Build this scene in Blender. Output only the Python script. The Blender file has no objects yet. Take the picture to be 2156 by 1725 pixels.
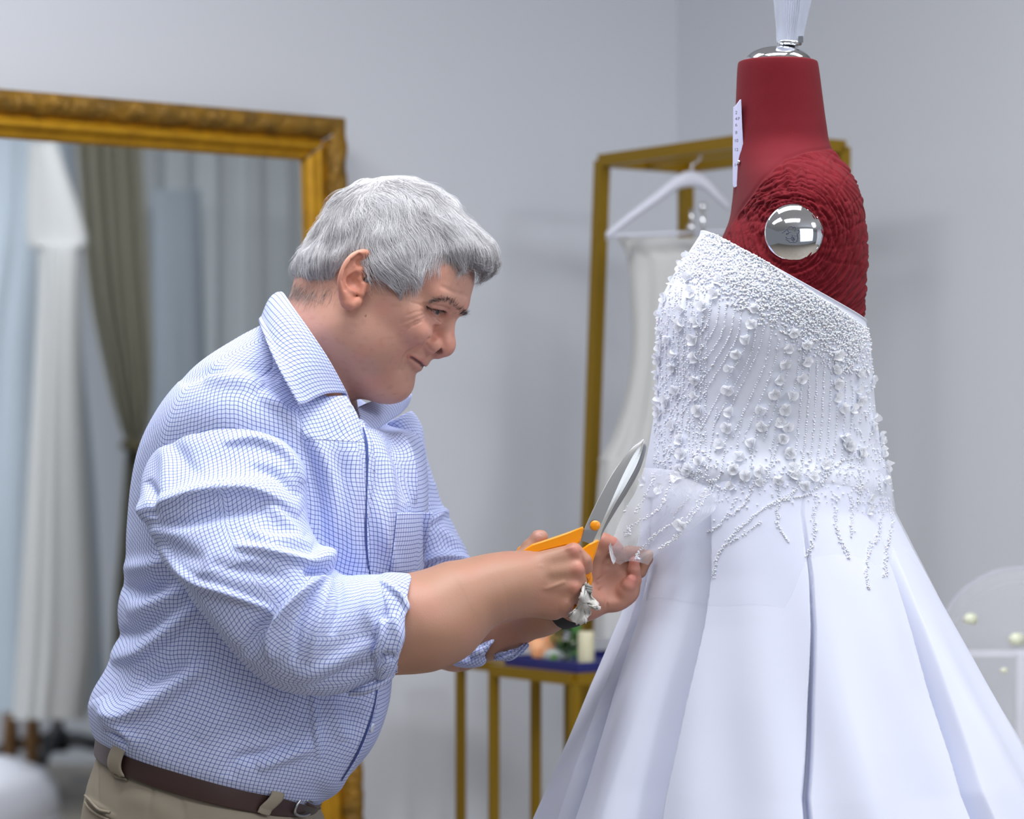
import bpy, math, random
import numpy as np
from mathutils import Vector, Matrix
from mathutils.bvhtree import BVHTree

random.seed(7); rng = np.random.default_rng(7)
SC = bpy.context.scene
COL = SC.collection
# ---------------------------------------------------------------- camera, light, exposure
FPX, CX, CY, CAMH = 5700.0, 1078.0, 940.0, 1.36      # focal length in px of the 2156x1725 frame, principal point, eye height
cam_d = bpy.data.cameras.new('camera'); cam = bpy.data.objects.new('camera', cam_d); COL.objects.link(cam)
cam.location = (0, 0, CAMH); cam.rotation_euler = (math.radians(90), 0, 0)
cam_d.sensor_fit = 'HORIZONTAL'; cam_d.sensor_width = 36.0
cam_d.lens = FPX / 2156 * 36.0
cam_d.shift_x = 0.0; cam_d.shift_y = (CY - 862.5) / 2156
cam_d.clip_start = 0.05; cam_d.clip_end = 60
cam_d.dof.use_dof = True; cam_d.dof.focus_distance = 2.95; cam_d.dof.aperture_fstop = 5.0
SC.camera = cam
SC.view_settings.view_transform = 'Standard'; SC.view_settings.look = 'None'
SC.view_settings.exposure = 0.0; SC.view_settings.gamma = 1.0; SC.view_settings.use_curve_mapping = False
world = bpy.data.worlds.new('shop_daylight'); SC.world = world; world.use_nodes = True
bg = world.node_tree.nodes['Background']; bg.inputs[0].default_value = (0.86, 0.91, 1.0, 1); bg.inputs[1].default_value = 0.21

def area(name, loc, target, sx, sy, power, col=(1, 1, 1)):
    l = bpy.data.lights.new(name, 'AREA'); l.shape = 'RECTANGLE'; l.size = sx; l.size_y = sy
    l.energy = power; l.color = col
    o = bpy.data.objects.new(name, l); COL.objects.link(o); o.location = loc
    o.rotation_euler = (Vector(target) - Vector(loc)).to_track_quat('-Z', 'Y').to_euler()
    return o
area('ceiling_and_fill_light', (0.1, 2.5, 2.95), (0.1, 2.5, 0), 1.2, 0.6, 32, (0.98, 0.985, 1.0))
area('ceiling_and_fill_light', (-1.0, 3.3, 2.95), (-1.0, 3.3, 0), 1.2, 0.6, 30, (0.98, 0.985, 1.0))
area('ceiling_and_fill_light', (1.5, 3.0, 2.95), (1.5, 3.0, 0), 1.2, 0.6, 24, (0.98, 0.985, 1.0))
area('ceiling_and_fill_light', (0.2, 0.6, 2.95), (0.2, 0.6, 0), 1.2, 0.6, 16, (0.98, 0.985, 1.0))
area('ceiling_and_fill_light', (-1.2, 1.2, 2.95), (-1.2, 1.2, 0), 1.2, 0.6, 12, (0.98, 0.985, 1.0))
area('ceiling_and_fill_light', (2.7, 0.5, 2.95), (3.0, 0.8, 0), 1.2, 0.6, 70, (0.98, 0.985, 1.0))  # added lamp, lights the far side that the mirror shows
area('ceiling_and_fill_light', (2.9, 3.3, 2.95), (4.4, 1.9, 0.6), 1.2, 0.6, 30, (0.98, 0.985, 1.0))  # added fill lamp, aimed at the mirrored curtain to brighten it
area('shop_window_light', (2.2, -1.2, 1.9), (0.3, 3.2, 1.2), 2.2, 1.8, 20, (0.78, 0.86, 1.0))

# ---------------------------------------------------------------- helpers
def P(px, py, d):                       # photo pixel + distance -> point of the room
    return np.array([(px - CX) * d / FPX, d, CAMH - (py - CY) * d / FPX])
def PX(V):                              # points of the room -> photo pixels
    V = np.asarray(V); return CX + V[..., 0] / V[..., 1] * FPX, CY - (V[..., 2] - CAMH) / V[..., 1] * FPX
def lin(r, g, b):
    f = lambda c: (c / 255 / 12.92) if c / 255 <= 0.04045 else ((c / 255 + 0.055) / 1.055) ** 2.4
    return (f(r), f(g), f(b), 1.0)
def props(o, label=None, cat=None, group=None, kind=None):
    if label: o['label'] = label
    if cat: o['category'] = cat
    if group: o['group'] = group
    if kind: o['kind'] = kind
    return o
def adopt(o, parent):
    if parent is not None:
        o.parent = parent
        o.matrix_parent_inverse = WM[parent.name].inverted()
WM = {}
def thing(name, loc, label, cat, group=None):
    o = bpy.data.objects.new(name, None); COL.objects.link(o); o.location = loc
    o.empty_display_size = 0.05
    WM[o.name] = Matrix.Translation(Vector(loc))
    return props(o, label, cat, group)
def mesh(name, V, F, mat=None, parent=None, smooth=True, uv=None, col=None, kind=None, label=None):
    V = np.asarray(V, np.float32).reshape(-1, 3)
    me = bpy.data.meshes.new(name)
    me.vertices.add(len(V)); me.vertices.foreach_set('co', V.ravel())
    if isinstance(F, np.ndarray):
        tot = np.full(len(F), F.shape[1], np.int32); lv = F.astype(np.int32).ravel()
    else:
        tot = np.array([len(f) for f in F], np.int32); lv = np.array([i for f in F for i in f], np.int32)
    st = np.concatenate([[0], np.cumsum(tot)[:-1]]).astype(np.int32)
    me.loops.add(len(lv)); me.loops.foreach_set('vertex_index', lv)
    me.polygons.add(len(tot)); me.polygons.foreach_set('loop_start', st)
    me.polygons.foreach_set('use_smooth', np.full(len(tot), bool(smooth)))
    if uv is not None:
        l = me.uv_layers.new(name='UVMap'); l.data.foreach_set('uv', np.asarray(uv, np.float32)[lv].ravel())
    me.update(calc_edges=True); me.validate()
    if col is not None:
        c = np.asarray(col, np.float32)
        if c.shape[1] == 3: c = np.concatenate([c, np.ones((len(c), 1), np.float32)], 1)
        a = me.color_attributes.new('tone', 'FLOAT_COLOR', 'POINT'); a.data.foreach_set('color', c.ravel())
    if mat: me.materials.append(mat)
    o = bpy.data.objects.new(name, me); COL.objects.link(o)
    WM[o.name] = Matrix.Identity(4)
    adopt(o, parent)
    if kind: o['kind'] = kind
    if label: o['label'] = label
    return o
def copy_of(o, parent=None, M=None):
    c = o.copy(); COL.objects.link(c)
    for k in ('label', 'category', 'group'):
        if k in c and parent is not None: del c[k]
    if parent is not None: adopt(c, parent)
    if M is not None: c.matrix_basis = M
    WM[c.name] = Matrix.Identity(4)
    return c
class MB:                               # collects shapes into one mesh
    def __init__(s): s.V = []; s.F = []; s.C = []; s.n = 0
    def add(s, V, F, c=None):
        V = np.asarray(V, float).reshape(-1, 3)
        s.V.append(V); s.F += [[i + s.n for i in f] for f in F]; s.n += len(V)
        if c is not None: s.C.append(np.tile(np.asarray(c, float), (len(V), 1)))
    def grid(s, G, closed_u=False):
        V, F = gridmesh(np.asarray(G), closed_u); s.add(V, F.tolist())
    def box(s, c, sx, sy, sz, R=None):
        v = np.array([[x, y, z] for x in (-.5, .5) for y in (-.5, .5) for z in (-.5, .5)]) * [sx, sy, sz]
        if R is not None: v = v @ np.asarray(R).T
        s.add(v + np.asarray(c), [[0, 1, 3, 2], [4, 6, 7, 5], [0, 4, 5, 1], [2, 3, 7, 6], [0, 2, 6, 4], [1, 5, 7, 3]])
    def bar(s, a, b, w, h=None, up=(0, 0, 1)):
        a = np.asarray(a, float); b = np.asarray(b, float); h = h or w
        z = (b - a); L = np.linalg.norm(z); z = z / L
        x = np.cross(up, z)
        if np.linalg.norm(x) < 1e-5: x = np.cross((1, 0, 0), z)
        x /= np.linalg.norm(x); y = np.cross(z, x)
        s.box((a + b) / 2, w, h, L, np.stack([x, y, z], 1))
    def tube(s, pts, r, n=8, caps=True):
        pts = np.asarray(pts, float); r = np.broadcast_to(np.asarray(r, float), (len(pts),))
        G = tube_rings(pts, r, n); V, F = gridmesh(G, True); F = F.tolist()
        m = len(pts)
        if caps: F += [list(range(n))[::-1], list(range((m - 1) * n, m * n))]
        s.add(V, F)
    def lathe(s, c, prof, n=24, axis=(0, 0, 1), caps=False, xdir=None):
        c = np.asarray(c, float); z = np.asarray(axis, float); z /= np.linalg.norm(z)
        x = np.cross((0, 1, 0), z) if xdir is None else np.asarray(xdir, float)
        if np.linalg.norm(x) < 1e-6: x = np.array([1., 0, 0])
        x /= np.linalg.norm(x); y = np.cross(z, x)
        t = np.linspace(0, 2 * np.pi, n, endpoint=False)
        G = np.array([[c + z * h + (x * np.cos(a) + y * np.sin(a)) * r for a in t] for r, h in prof])
        V, F = gridmesh(G, True); F = F.tolist()
        if caps: F += [list(range(n))[::-1], list(range((len(prof) - 1) * n, len(prof) * n))]
        s.add(V, F)
    def build(s, name, mat, parent=None, smooth=False, **k):
        return mesh(name, np.concatenate(s.V), s.F, mat, parent, smooth, col=np.concatenate(s.C) if s.C else None, **k)
def gridmesh(G, closed_u=False):
    nv, nu = G.shape[:2]; I = np.arange(nv * nu).reshape(nv, nu)
    if closed_u: A = I; B = np.roll(I, -1, 1)
    else: A = I[:, :-1]; B = I[:, 1:]
    F = np.stack([A[:-1], B[:-1], B[1:], A[1:]], -1).reshape(-1, 4)
    return G.reshape(-1, 3), F
def tube_rings(pts, r, n):
    T = np.gradient(pts, axis=0); T /= np.linalg.norm(T, axis=1, keepdims=True) + 1e-12
    x = np.cross(T[0], (0, 0, 1.0))
    if np.linalg.norm(x) < 1e-3: x = np.cross(T[0], (1.0, 0, 0))
    R = []
    t = np.linspace(0, 2 * np.pi, n, endpoint=False)
    for i in range(len(pts)):
        x = x - T[i] * np.dot(x, T[i]); x /= np.linalg.norm(x) + 1e-12; y = np.cross(T[i], x)
        R.append(pts[i] + r[i] * (np.cos(t)[:, None] * x + np.sin(t)[:, None] * y))
    return np.array(R)
def spline(K, n, t=None):               # Catmull-Rom through the rows of K
    K = np.asarray(K, float); m = len(K)
    if t is None: t = np.linspace(0, m - 1, n)
    t = np.clip(t, 0, m - 1 - 1e-9); i = t.astype(int); f = (t - i)[:, None]
    E = np.concatenate([[2 * K[0] - K[1]], K, [2 * K[-1] - K[-2]]])
    p0, p1, p2, p3 = E[i], E[i + 1], E[i + 2], E[i + 3]
    return 0.5 * (2 * p1 + (p2 - p0) * f + (2 * p0 - 5 * p1 + 4 * p2 - p3) * f ** 2 + (3 * p1 - p0 - 3 * p2 + p3) * f ** 3)
def curve3(K, n):                       # rows (px,py,d) -> points of the room
    K = spline(K, n); return np.array([P(*k) for k in K])
class Noise:
    def __init__(s, freq, n=10, seed=0, stretch=(1, 1, 1)):
        r = np.random.default_rng(seed); k = r.normal(size=(n, 3)); k /= np.linalg.norm(k, axis=1, keepdims=True)
        s.k = k * freq * r.uniform(0.6, 1.5, (n, 1)) * np.asarray(stretch); s.p = r.uniform(0, 6.28, n)
    def __call__(s, V): return np.sin(np.asarray(V) @ s.k.T + s.p).sum(-1) / math.sqrt(len(s.p))
def polydist(X, Y, pts):                # distance in 2-D to a polyline, and where along it (0..1)
    pts = np.asarray(pts, float); best = np.full(X.shape, 1e9); tt = np.zeros(X.shape)
    seg = np.linalg.norm(np.diff(pts, axis=0), axis=1); L = seg.sum(); acc = 0
    for a, b, l in zip(pts[:-1], pts[1:], seg):
        u = ((X - a[0]) * (b[0] - a[0]) + (Y - a[1]) * (b[1] - a[1])) / (l * l)
        u = np.clip(u, 0, 1); d = np.hypot(X - a[0] - u * (b[0] - a[0]), Y - a[1] - u * (b[1] - a[1]))
        m = d < best; best = np.where(m, d, best); tt = np.where(m, (acc + u * l) / L, tt); acc += l
    return best, tt
def sdpoly(X, Y, pts):                  # signed distance to a polygon (negative inside)
    pts = np.asarray(pts, float); n = len(pts); d = np.full(X.shape, 1e9); ins = np.zeros(X.shape, bool)
    for i in range(n):
        a, b = pts[i], pts[(i + 1) % n]; e = b - a
        u = np.clip(((X - a[0]) * e[0] + (Y - a[1]) * e[1]) / (e @ e), 0, 1)
        d = np.minimum(d, np.hypot(X - a[0] - u * e[0], Y - a[1] - u * e[1]))
        c = ((a[1] > Y) != (b[1] > Y)) & (X < (b[0] - a[0]) * (Y - a[1]) / (b[1] - a[1] + 1e-12) + a[0])
        ins ^= c
    return np.where(ins, -d, d)
def sstep(a, b, x):
    t = np.clip((x - a) / (b - a), 0, 1); return t * t * (3 - 2 * t)
# signed distance shapes
def ell(p, c, r, R=None):
    q = p - np.asarray(c, float)
    if R is not None: q = q @ np.asarray(R)
    r = np.asarray(r, float); a = np.linalg.norm(q / r, axis=-1); b = np.linalg.norm(q / (r * r), axis=-1) + 1e-9
    return a * (a - 1) / b
def cap(p, a, b, ra, rb):
    a = np.asarray(a, float); b = np.asarray(b, float); e = b - a
    t = np.clip(((p - a) @ e) / (e @ e), 0, 1)
    return np.linalg.norm(p - a - t[:, None] * e, axis=1) - (ra + (rb - ra) * t)
def chain(p, pts, rs, k=0.0):
    d = None
    for i in range(len(pts) - 1):
        c = cap(p, pts[i], pts[i + 1], rs[i], rs[i + 1]); d = c if d is None else (smin(d, c, k) if k else np.minimum(d, c))
    return d
def pdist(p, pts):
    return chain(p, pts, [0] * len(pts))
def smin(a, b, k):
    h = np.maximum(k - np.abs(a - b), 0) / k; return np.minimum(a, b) - h * h * k * 0.25
def smax(a, b, k): return -smin(-a, -b, k)
def groove(p, pts, w, depth):           # a crease (added to a distance) along a polyline
    return depth * np.exp(-(pdist(p, pts) / w) ** 2)
def surface(f, lo, hi, h, stride=4):    # polygonise f=0 with surface nets
    lo = np.asarray(lo, float); n = np.ceil((np.asarray(hi, float) - lo) / h / stride).astype(int) * stride + 1
    nc = (n - 1) // stride + 1
    cg = np.stack(np.meshgrid(*[np.arange(m) * stride for m in nc], indexing='ij'), -1).reshape(-1, 3)
    fc = f(lo + cg * h).reshape(nc)
    near = np.abs(fc) < stride * h * 2.2
    act = np.zeros(nc - 1, bool)
    for dx in (0, 1):
        for dy in (0, 1):
            for dz in (0, 1): act |= near[dx:nc[0] - 1 + dx, dy:nc[1] - 1 + dy, dz:nc[2] - 1 + dz]
    D = np.empty(n, np.float32)
    big = np.repeat(np.repeat(np.repeat(np.sign(fc), stride, 0), stride, 1), stride, 2)[:n[0], :n[1], :n[2]]
    D[:] = big * 1e3
    m = np.zeros(n, bool)
    mm = np.repeat(np.repeat(np.repeat(act, stride, 0), stride, 1), stride, 2)
    m[:-1, :-1, :-1] = mm; m[1:, :-1, :-1] |= mm; m[:, 1:, :-1] |= m[:, :-1, :-1]; m[:, :, 1:] |= m[:, :, :-1]
    idx = np.argwhere(m)
    vals = np.concatenate([f(lo + idx[i:i + 200000] * h) for i in range(0, len(idx), 200000)])
    D[idx[:, 0], idx[:, 1], idx[:, 2]] = vals
    ins = D < 0
    cnt = np.zeros(n - 1, np.int8)
    cs = [(a, b, c) for a in (0, 1) for b in (0, 1) for c in (0, 1)]
    for a, b, c in cs: cnt += ins[a:n[0] - 1 + a, b:n[1] - 1 + b, c:n[2] - 1 + c]
    cells = np.argwhere((cnt > 0) & (cnt < 8))
    cid = np.full(n - 1, -1, np.int64); cid[cells[:, 0], cells[:, 1], cells[:, 2]] = np.arange(len(cells))
    cv = np.stack([D[cells[:, 0] + a, cells[:, 1] + b, cells[:, 2] + c] for a, b, c in cs], 1).astype(float)
    cs = np.array(cs, float); acc = np.zeros((len(cells), 3)); w = np.zeros(len(cells))
    for i in range(8):
        for j in range(i + 1, 8):
            if abs(cs[i] - cs[j]).sum() != 1: continue
            x = (cv[:, i] < 0) != (cv[:, j] < 0); t = np.where(x, cv[:, i] / (cv[:, i] - cv[:, j] + 1e-12), 0)
            t = np.clip(t, 0, 1)
            acc += np.where(x[:, None], cs[i] + t[:, None] * (cs[j] - cs[i]), 0); w += x
    V = lo + (cells + acc / w[:, None]) * h
    F = []
    for ax in range(3):
        o = [0, 0, 0]; o[ax] = 1; b, c = (ax + 1) % 3, (ax + 2) % 3
        A = ins[:n[0] - o[0], :n[1] - o[1], :n[2] - o[2]]; B = ins[o[0]:, o[1]:, o[2]:]
        e = np.argwhere(A != B); s = A[e[:, 0], e[:, 1], e[:, 2]]
        ok = (e[:, b] > 0) & (e[:, c] > 0) & (e[:, b] < n[b] - 1) & (e[:, c] < n[c] - 1); e = e[ok]; s = s[ok]
        def cc(db, dc):
            q = e.copy(); q[:, b] -= db; q[:, c] -= dc; return cid[q[:, 0], q[:, 1], q[:, 2]]
        q = np.stack([cc(1, 1), cc(0, 1), cc(0, 0), cc(1, 0)], 1)
        q[~s] = q[~s][:, ::-1]; F.append(q)
    F = np.concatenate(F); F = F[(F >= 0).all(1)]
    for _ in range(2):
        g = grad(f, V, h * 0.5); d = f(V); V = V - np.clip(d / np.maximum((g * g).sum(1), 0.25), -h, h)[:, None] * g
    return V, F
def grad(f, V, e):
    return np.stack([f(V + np.eye(3)[i] * e) - f(V - np.eye(3)[i] * e) for i in range(3)], 1) / (2 * e)
# materials
def mat(name, col, rough=0.5, metal=0.0, spec=0.5, bump=None, sss=0, trans=0, alpha=None, vcol=False, var=None, coat=0, sheen=0):
    m = bpy.data.materials.new(name); m.use_nodes = True; nt = m.node_tree; b = nt.nodes['Principled BSDF']
    b.inputs['Base Color'].default_value = col; b.inputs['Roughness'].default_value = rough
    b.inputs['Metallic'].default_value = metal; b.inputs['Specular IOR Level'].default_value = spec
    if coat: b.inputs['Coat Weight'].default_value = coat
    if sheen: b.inputs['Sheen Weight'].default_value = sheen
    tc = nt.nodes.new('ShaderNodeTexCoord')
    if sss:
        b.inputs['Subsurface Weight'].default_value = sss; b.inputs['Subsurface Radius'].default_value = (1, .35, .2)
        b.inputs['Subsurface Scale'].default_value = 0.0035
    if trans: b.inputs['Transmission Weight'].default_value = trans
    if alpha is not None: b.inputs['Alpha'].default_value = alpha
    cout = None
    if vcol:
        a = nt.nodes.new('ShaderNodeAttribute'); a.attribute_name = 'tone'; cout = a.outputs['Color']
    if var:                              # (scale, second colour, amount, detail)
        n = nt.nodes.new('ShaderNodeTexNoise'); n.inputs['Scale'].default_value = var[0]; n.inputs['Detail'].default_value = 5
        nt.links.new(tc.outputs['Object'], n.inputs['Vector'])
        r = nt.nodes.new('ShaderNodeMapRange'); r.inputs[1].default_value = 0.35; r.inputs[2].default_value = 0.65; r.inputs[4].default_value = var[2]
        nt.links.new(n.outputs['Fac'], r.inputs[0])
        x = nt.nodes.new('ShaderNodeMix'); x.data_type = 'RGBA'
        x.inputs[6].default_value = col; x.inputs[7].default_value = var[1]
        if cout: nt.links.new(cout, x.inputs[6])
        nt.links.new(r.outputs[0], x.inputs[0]); cout = x.outputs[2]
    if cout: nt.links.new(cout, b.inputs['Base Color'])
    if bump:                             # (scale, strength, distance)
        n = nt.nodes.new('ShaderNodeTexNoise'); n.inputs['Scale'].default_value = bump[0]; n.inputs['Detail'].default_value = 3
        if len(bump) > 3:
            mp = nt.nodes.new('ShaderNodeMapping'); mp.inputs['Scale'].default_value = bump[3]
            nt.links.new(tc.outputs['Object'], mp.inputs[0]); nt.links.new(mp.outputs[0], n.inputs['Vector'])
        else: nt.links.new(tc.outputs['Object'], n.inputs['Vector'])
        bp = nt.nodes.new('ShaderNodeBump'); bp.inputs['Strength'].default_value = bump[1]; bp.inputs['Distance'].default_value = bump[2]
        nt.links.new(n.outputs['Fac'], bp.inputs['Height']); nt.links.new(bp.outputs[0], b.inputs['Normal'])
    return m
def tulle_mat(name, opac, col=(0.9, 0.92, 0.98, 1), net=0):
    m = bpy.data.materials.new(name); m.use_nodes = True; nt = m.node_tree; nt.nodes.remove(nt.nodes['Principled BSDF'])
    out = nt.nodes['Material Output']; d = nt.nodes.new('ShaderNodeBsdfDiffuse'); d.inputs[0].default_value = col
    tl = nt.nodes.new('ShaderNodeBsdfTranslucent'); tl.inputs[0].default_value = col
    t = nt.nodes.new('ShaderNodeBsdfTransparent'); a = nt.nodes.new('ShaderNodeMixShader'); a.inputs[0].default_value = 0.4
    x = nt.nodes.new('ShaderNodeMixShader')
    lw = nt.nodes.new('ShaderNodeLayerWeight'); lw.inputs[0].default_value = 0.35
    r = nt.nodes.new('ShaderNodeMapRange'); r.inputs[3].default_value = opac; r.inputs[4].default_value = min(1, opac * 2.6)
    nt.links.new(lw.outputs['Facing'], r.inputs[0]); fac = r.outputs[0]
    if net:                              # diagonal threads of the net
        uv = nt.nodes.new('ShaderNodeTexCoord'); mp = nt.nodes.new('ShaderNodeMapping'); mp.inputs['Rotation'].default_value = (0, 0, .7); nt.links.new(uv.outputs['UV'], mp.inputs[0])
        sp = nt.nodes.new('ShaderNodeSeparateXYZ'); nt.links.new(mp.outputs[0], sp.inputs[0])
        for i in (0, 1):
            pr = fac
            for op, v in (('MULTIPLY', 1 / net), ('FRACT', 0), ('LESS_THAN', .26), ('MULTIPLY', .42)):
                n = nt.nodes.new('ShaderNodeMath'); n.operation = op
                nt.links.new(sp.outputs[i] if op == 'MULTIPLY' and v > 1 else last, n.inputs[0]); n.inputs[1].default_value = v; last = n.outputs[0]
            n = nt.nodes.new('ShaderNodeMath'); n.operation = 'MAXIMUM'; nt.links.new(pr, n.inputs[0]); nt.links.new(last, n.inputs[1]); fac = n.outputs[0]
    nt.links.new(fac, x.inputs[0])
    nt.links.new(d.outputs[0], a.inputs[1]); nt.links.new(tl.outputs[0], a.inputs[2])
    nt.links.new(t.outputs[0], x.inputs[1]); nt.links.new(a.outputs[0], x.inputs[2]); nt.links.new(x.outputs[0], out.inputs[0])
    return m
def check_mat():
    m = bpy.data.materials.new('blue_check_cotton'); m.use_nodes = True; nt = m.node_tree; b = nt.nodes['Principled BSDF']
    L = nt.links.new; N = nt.nodes.new
    uv = N('ShaderNodeTexCoord'); sp = N('ShaderNodeSeparateXYZ'); L(uv.outputs['UV'], sp.inputs[0])
    outs = []
    for i in (0, 1):
        a = N('ShaderNodeMath'); a.operation = 'MULTIPLY'; a.inputs[1].default_value = 1 / 0.0049; L(sp.outputs[i], a.inputs[0])
        f = N('ShaderNodeMath'); f.operation = 'FRACT'; L(a.outputs[0], f.inputs[0])
        s = N('ShaderNodeMath'); s.operation = 'SUBTRACT'; s.inputs[1].default_value = 0.5; L(f.outputs[0], s.inputs[0])
        c = N('ShaderNodeMath'); c.operation = 'ABSOLUTE'; L(s.outputs[0], c.inputs[0])
        r = N('ShaderNodeMapRange'); r.interpolation_type = 'SMOOTHSTEP'
        r.inputs[1].default_value = 0.115; r.inputs[2].default_value = 0.04; r.inputs[3].default_value = 0; r.inputs[4].default_value = 1
        L(c.outputs[0], r.inputs[0]); outs.append(r)
    mx = N('ShaderNodeMath'); mx.operation = 'MAXIMUM'; L(outs[0].outputs[0], mx.inputs[0]); L(outs[1].outputs[0], mx.inputs[1])
    ad = N('ShaderNodeMath'); ad.operation = 'MULTIPLY'; L(outs[0].outputs[0], ad.inputs[0]); L(outs[1].outputs[0], ad.inputs[1])
    x = N('ShaderNodeMix'); x.data_type = 'RGBA'; x.inputs[6].default_value = lin(206, 215, 246); x.inputs[7].default_value = lin(100, 118, 188)
    L(mx.outputs[0], x.inputs[0])
    y = N('ShaderNodeMix'); y.data_type = 'RGBA'; y.inputs[7].default_value = lin(62, 78, 150)
    L(ad.outputs[0], y.inputs[0]); L(x.outputs[2], y.inputs[6]); L(y.outputs[2], b.inputs['Base Color'])
    b.inputs['Roughness'].default_value = 0.75; b.inputs['Specular IOR Level'].default_value = 0.25
    n = N('ShaderNodeTexNoise'); n.inputs['Scale'].default_value = 38; n.inputs['Detail'].default_value = 4
    L(uv.outputs['Object'], n.inputs['Vector'])
    bp = N('ShaderNodeBump'); bp.inputs['Strength'].default_value = 0.35; bp.inputs['Distance'].default_value = 0.004
    L(n.outputs['Fac'], bp.inputs['Height']); L(bp.outputs[0], b.inputs['Normal'])
    return m
# ---------------------------------------------------------------- the room
M_wall = mat('wall_paint', lin(211, 215, 223), 0.7, spec=0.2, bump=(60, 0.05, 0.002))
M_ceil = mat('ceiling_paint', lin(225, 226, 228), 0.8)
M_floor = mat('floor_boards', lin(150, 142, 130), 0.45, var=(3.0, lin(132, 124, 112), 0.6))
M_gold = mat('gold_paint_metal', lin(150, 118, 22), 0.42, metal=0.55, spec=0.5)
M_mgold = mat('gilt_frame', lin(196, 146, 26), 0.38, metal=0.45, var=(30, lin(150, 104, 18), 0.5))
M_mdark = mat('aged_gilt', lin(152, 112, 30), 0.5, metal=0.35, var=(28, lin(104, 78, 30), 0.8), bump=(90, 0.6, 0.01))
M_white = mat('white_lacquer', lin(226, 228, 238), 0.35)
MP = np.array([-0.321, 5.0, 0.0]); MU = np.array([0.8090, 0.5878, 0.0]); MN = np.array([0.5878, -0.8090, 0.0])   # mirror wall: a point, along it, out of it
WC = MP + MU * 0.859 - MN * 0.06        # the corner of the two walls
def wall(name, a, b, z0=0, z1=3.0, t=0.08, out=None):
    a = np.asarray(a, float)[:2]; b = np.asarray(b, float)[:2]; n = np.asarray(out, float)[:2] * t
    V = [(x, y, z) for z in (z0, z1) for x, y in (a, b, b - n, a - n)]
    o = mesh(name, V, [[0, 1, 2, 3], [4, 7, 6, 5], [0, 4, 5, 1], [1, 5, 6, 2], [2, 6, 7, 3], [3, 7, 4, 0]], M_wall, smooth=False, kind='structure'); return o
wall('wall_left', WC - MU * 3.6, WC + MU * 5.2, out=MN)
wall('wall_back', WC, WC + MN * 1.22, out=-MU)
def VIRT(px, py, d):                    # the real point that the mirror shows at a pixel, d metres away along the folded ray
    v = P(px, py, d); k = (v - MP) @ MN; return v - 2 * k * MN
fa, fb = VIRT(-900, 900, 11.6), VIRT(950, 900, 11.6)
fdir = (fb - fa) / np.linalg.norm(fb - fa); fout = np.array([-1.0, 0.3, 0]); fout = fout - fdir * (fout @ fdir); fout /= np.linalg.norm(fout)
wall('wall_right', fa, fb + fdir * 4.2, out=fout)
mb = MB(); mb.box((1.9, 2.6, -0.02), 11, 12, 0.04); mb.build('floor', M_floor, kind='structure')
mb = MB(); mb.box((1.9, 2.6, 3.04), 11, 12, 0.08); mb.build('ceiling', M_ceil, kind='structure')
def skirting(name, a, b, n):
    mb = MB(); a = np.asarray(a, float); b = np.asarray(b, float); n = np.asarray(n, float)
    mb.bar([*(a + n * .009)[:2], 0.05], [*(b + n * .009)[:2], 0.05], 0.018, 0.10, up=n)
    mb.build('baseboard_' + name, M_white, kind='structure')

# gilt mirror leaning on the left wall
def on_mirror(px, py):
    r = P(px, py, 1.0) - np.array([0, 0, CAMH]); o = np.array([0, 0, CAMH]); t = ((MP - o) @ MN) / (r @ MN); return o + r * t
TR = on_mirror(712, 250); TL = on_mirror(-560, 143); BR = on_mirror(771, 2478); BL = TL + (BR - TR)
mirror = thing('wall_mirror', (TL + BR) / 2 * [1, 1, 0], 'large floor mirror in a carved gilt frame leaning on the left wall', 'mirror')
prof = [(0, -.02), (0, .018), (.003, .03), (.010, .036), (.022, .038), (.034, .034), (.041, .024), (.043, .017), (.046, .016), (.050, .026), (.056, .030), (.062, .027),
        (.066, .018), (.071, .015), (.076, .0155), (.080, .010), (.082, .002), (.082, -.01)]
ctr = (TL + BR) / 2
def rail(a, b):
    e = (b - a) / np.linalg.norm(b - a); inn = np.cross(MN, e); inn /= np.linalg.norm(inn)
    if inn @ (ctr - a) < 0: inn = -inn
    return a, b, e, inn
def rail_piece(nm, a, b, pr, m, n=2, amp=0.0, seed=0, parent=mirror):
    a, b, e, inn = rail(a, b); L = np.linalg.norm(b - a); G = []
    nz = np.random.default_rng(seed)
    for s in np.linspace(0, 1, n):
        row = []
        for w, h in pr:
            p = a + e * (w + s * (L - 2 * w)) + inn * w + MN * h
            if amp and h > .02 and 0 < s < 1:
                x = s * L
                p = p + MN * amp * (math.sin(x * 95 + 6 * math.sin(w * 150)) * math.sin(w * 170 + x * 20) + nz.uniform(-.5, .5))
            row.append(p)
        G.append(row)
    V, F = gridmesh(np.array(G)); return mesh(nm, V, F, m, parent, smooth=True)
for k, (a, b) in enumerate(((TL, TR), (TR, BR), (BR, BL), (BL, TL))):
    rail_piece('frame_rail', a, b, prof[6:], M_mgold)
    rail_piece('carved_band', a, b, prof[:8], M_mdark, n=int(np.linalg.norm(b - a) / .006), amp=.0035, seed=k)
M_mirror = mat('mirror_silver', (0.80, 0.83, 0.85, 1), 0.01, metal=1.0)
gi = [c + (ctr - c) / np.linalg.norm(ctr - c) * 0.09 + MN * 0.001 for c in (TL, TR, BR, BL)]
gb = [c - MN * 0.012 for c in gi]
mesh('mirror_glass', gi + gb, [[0, 3, 2, 1], [4, 5, 6, 7], [0, 1, 5, 4], [1, 2, 6, 5], [2, 3, 7, 6], [3, 0, 4, 7]], M_mirror, mirror, smooth=False)

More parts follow.
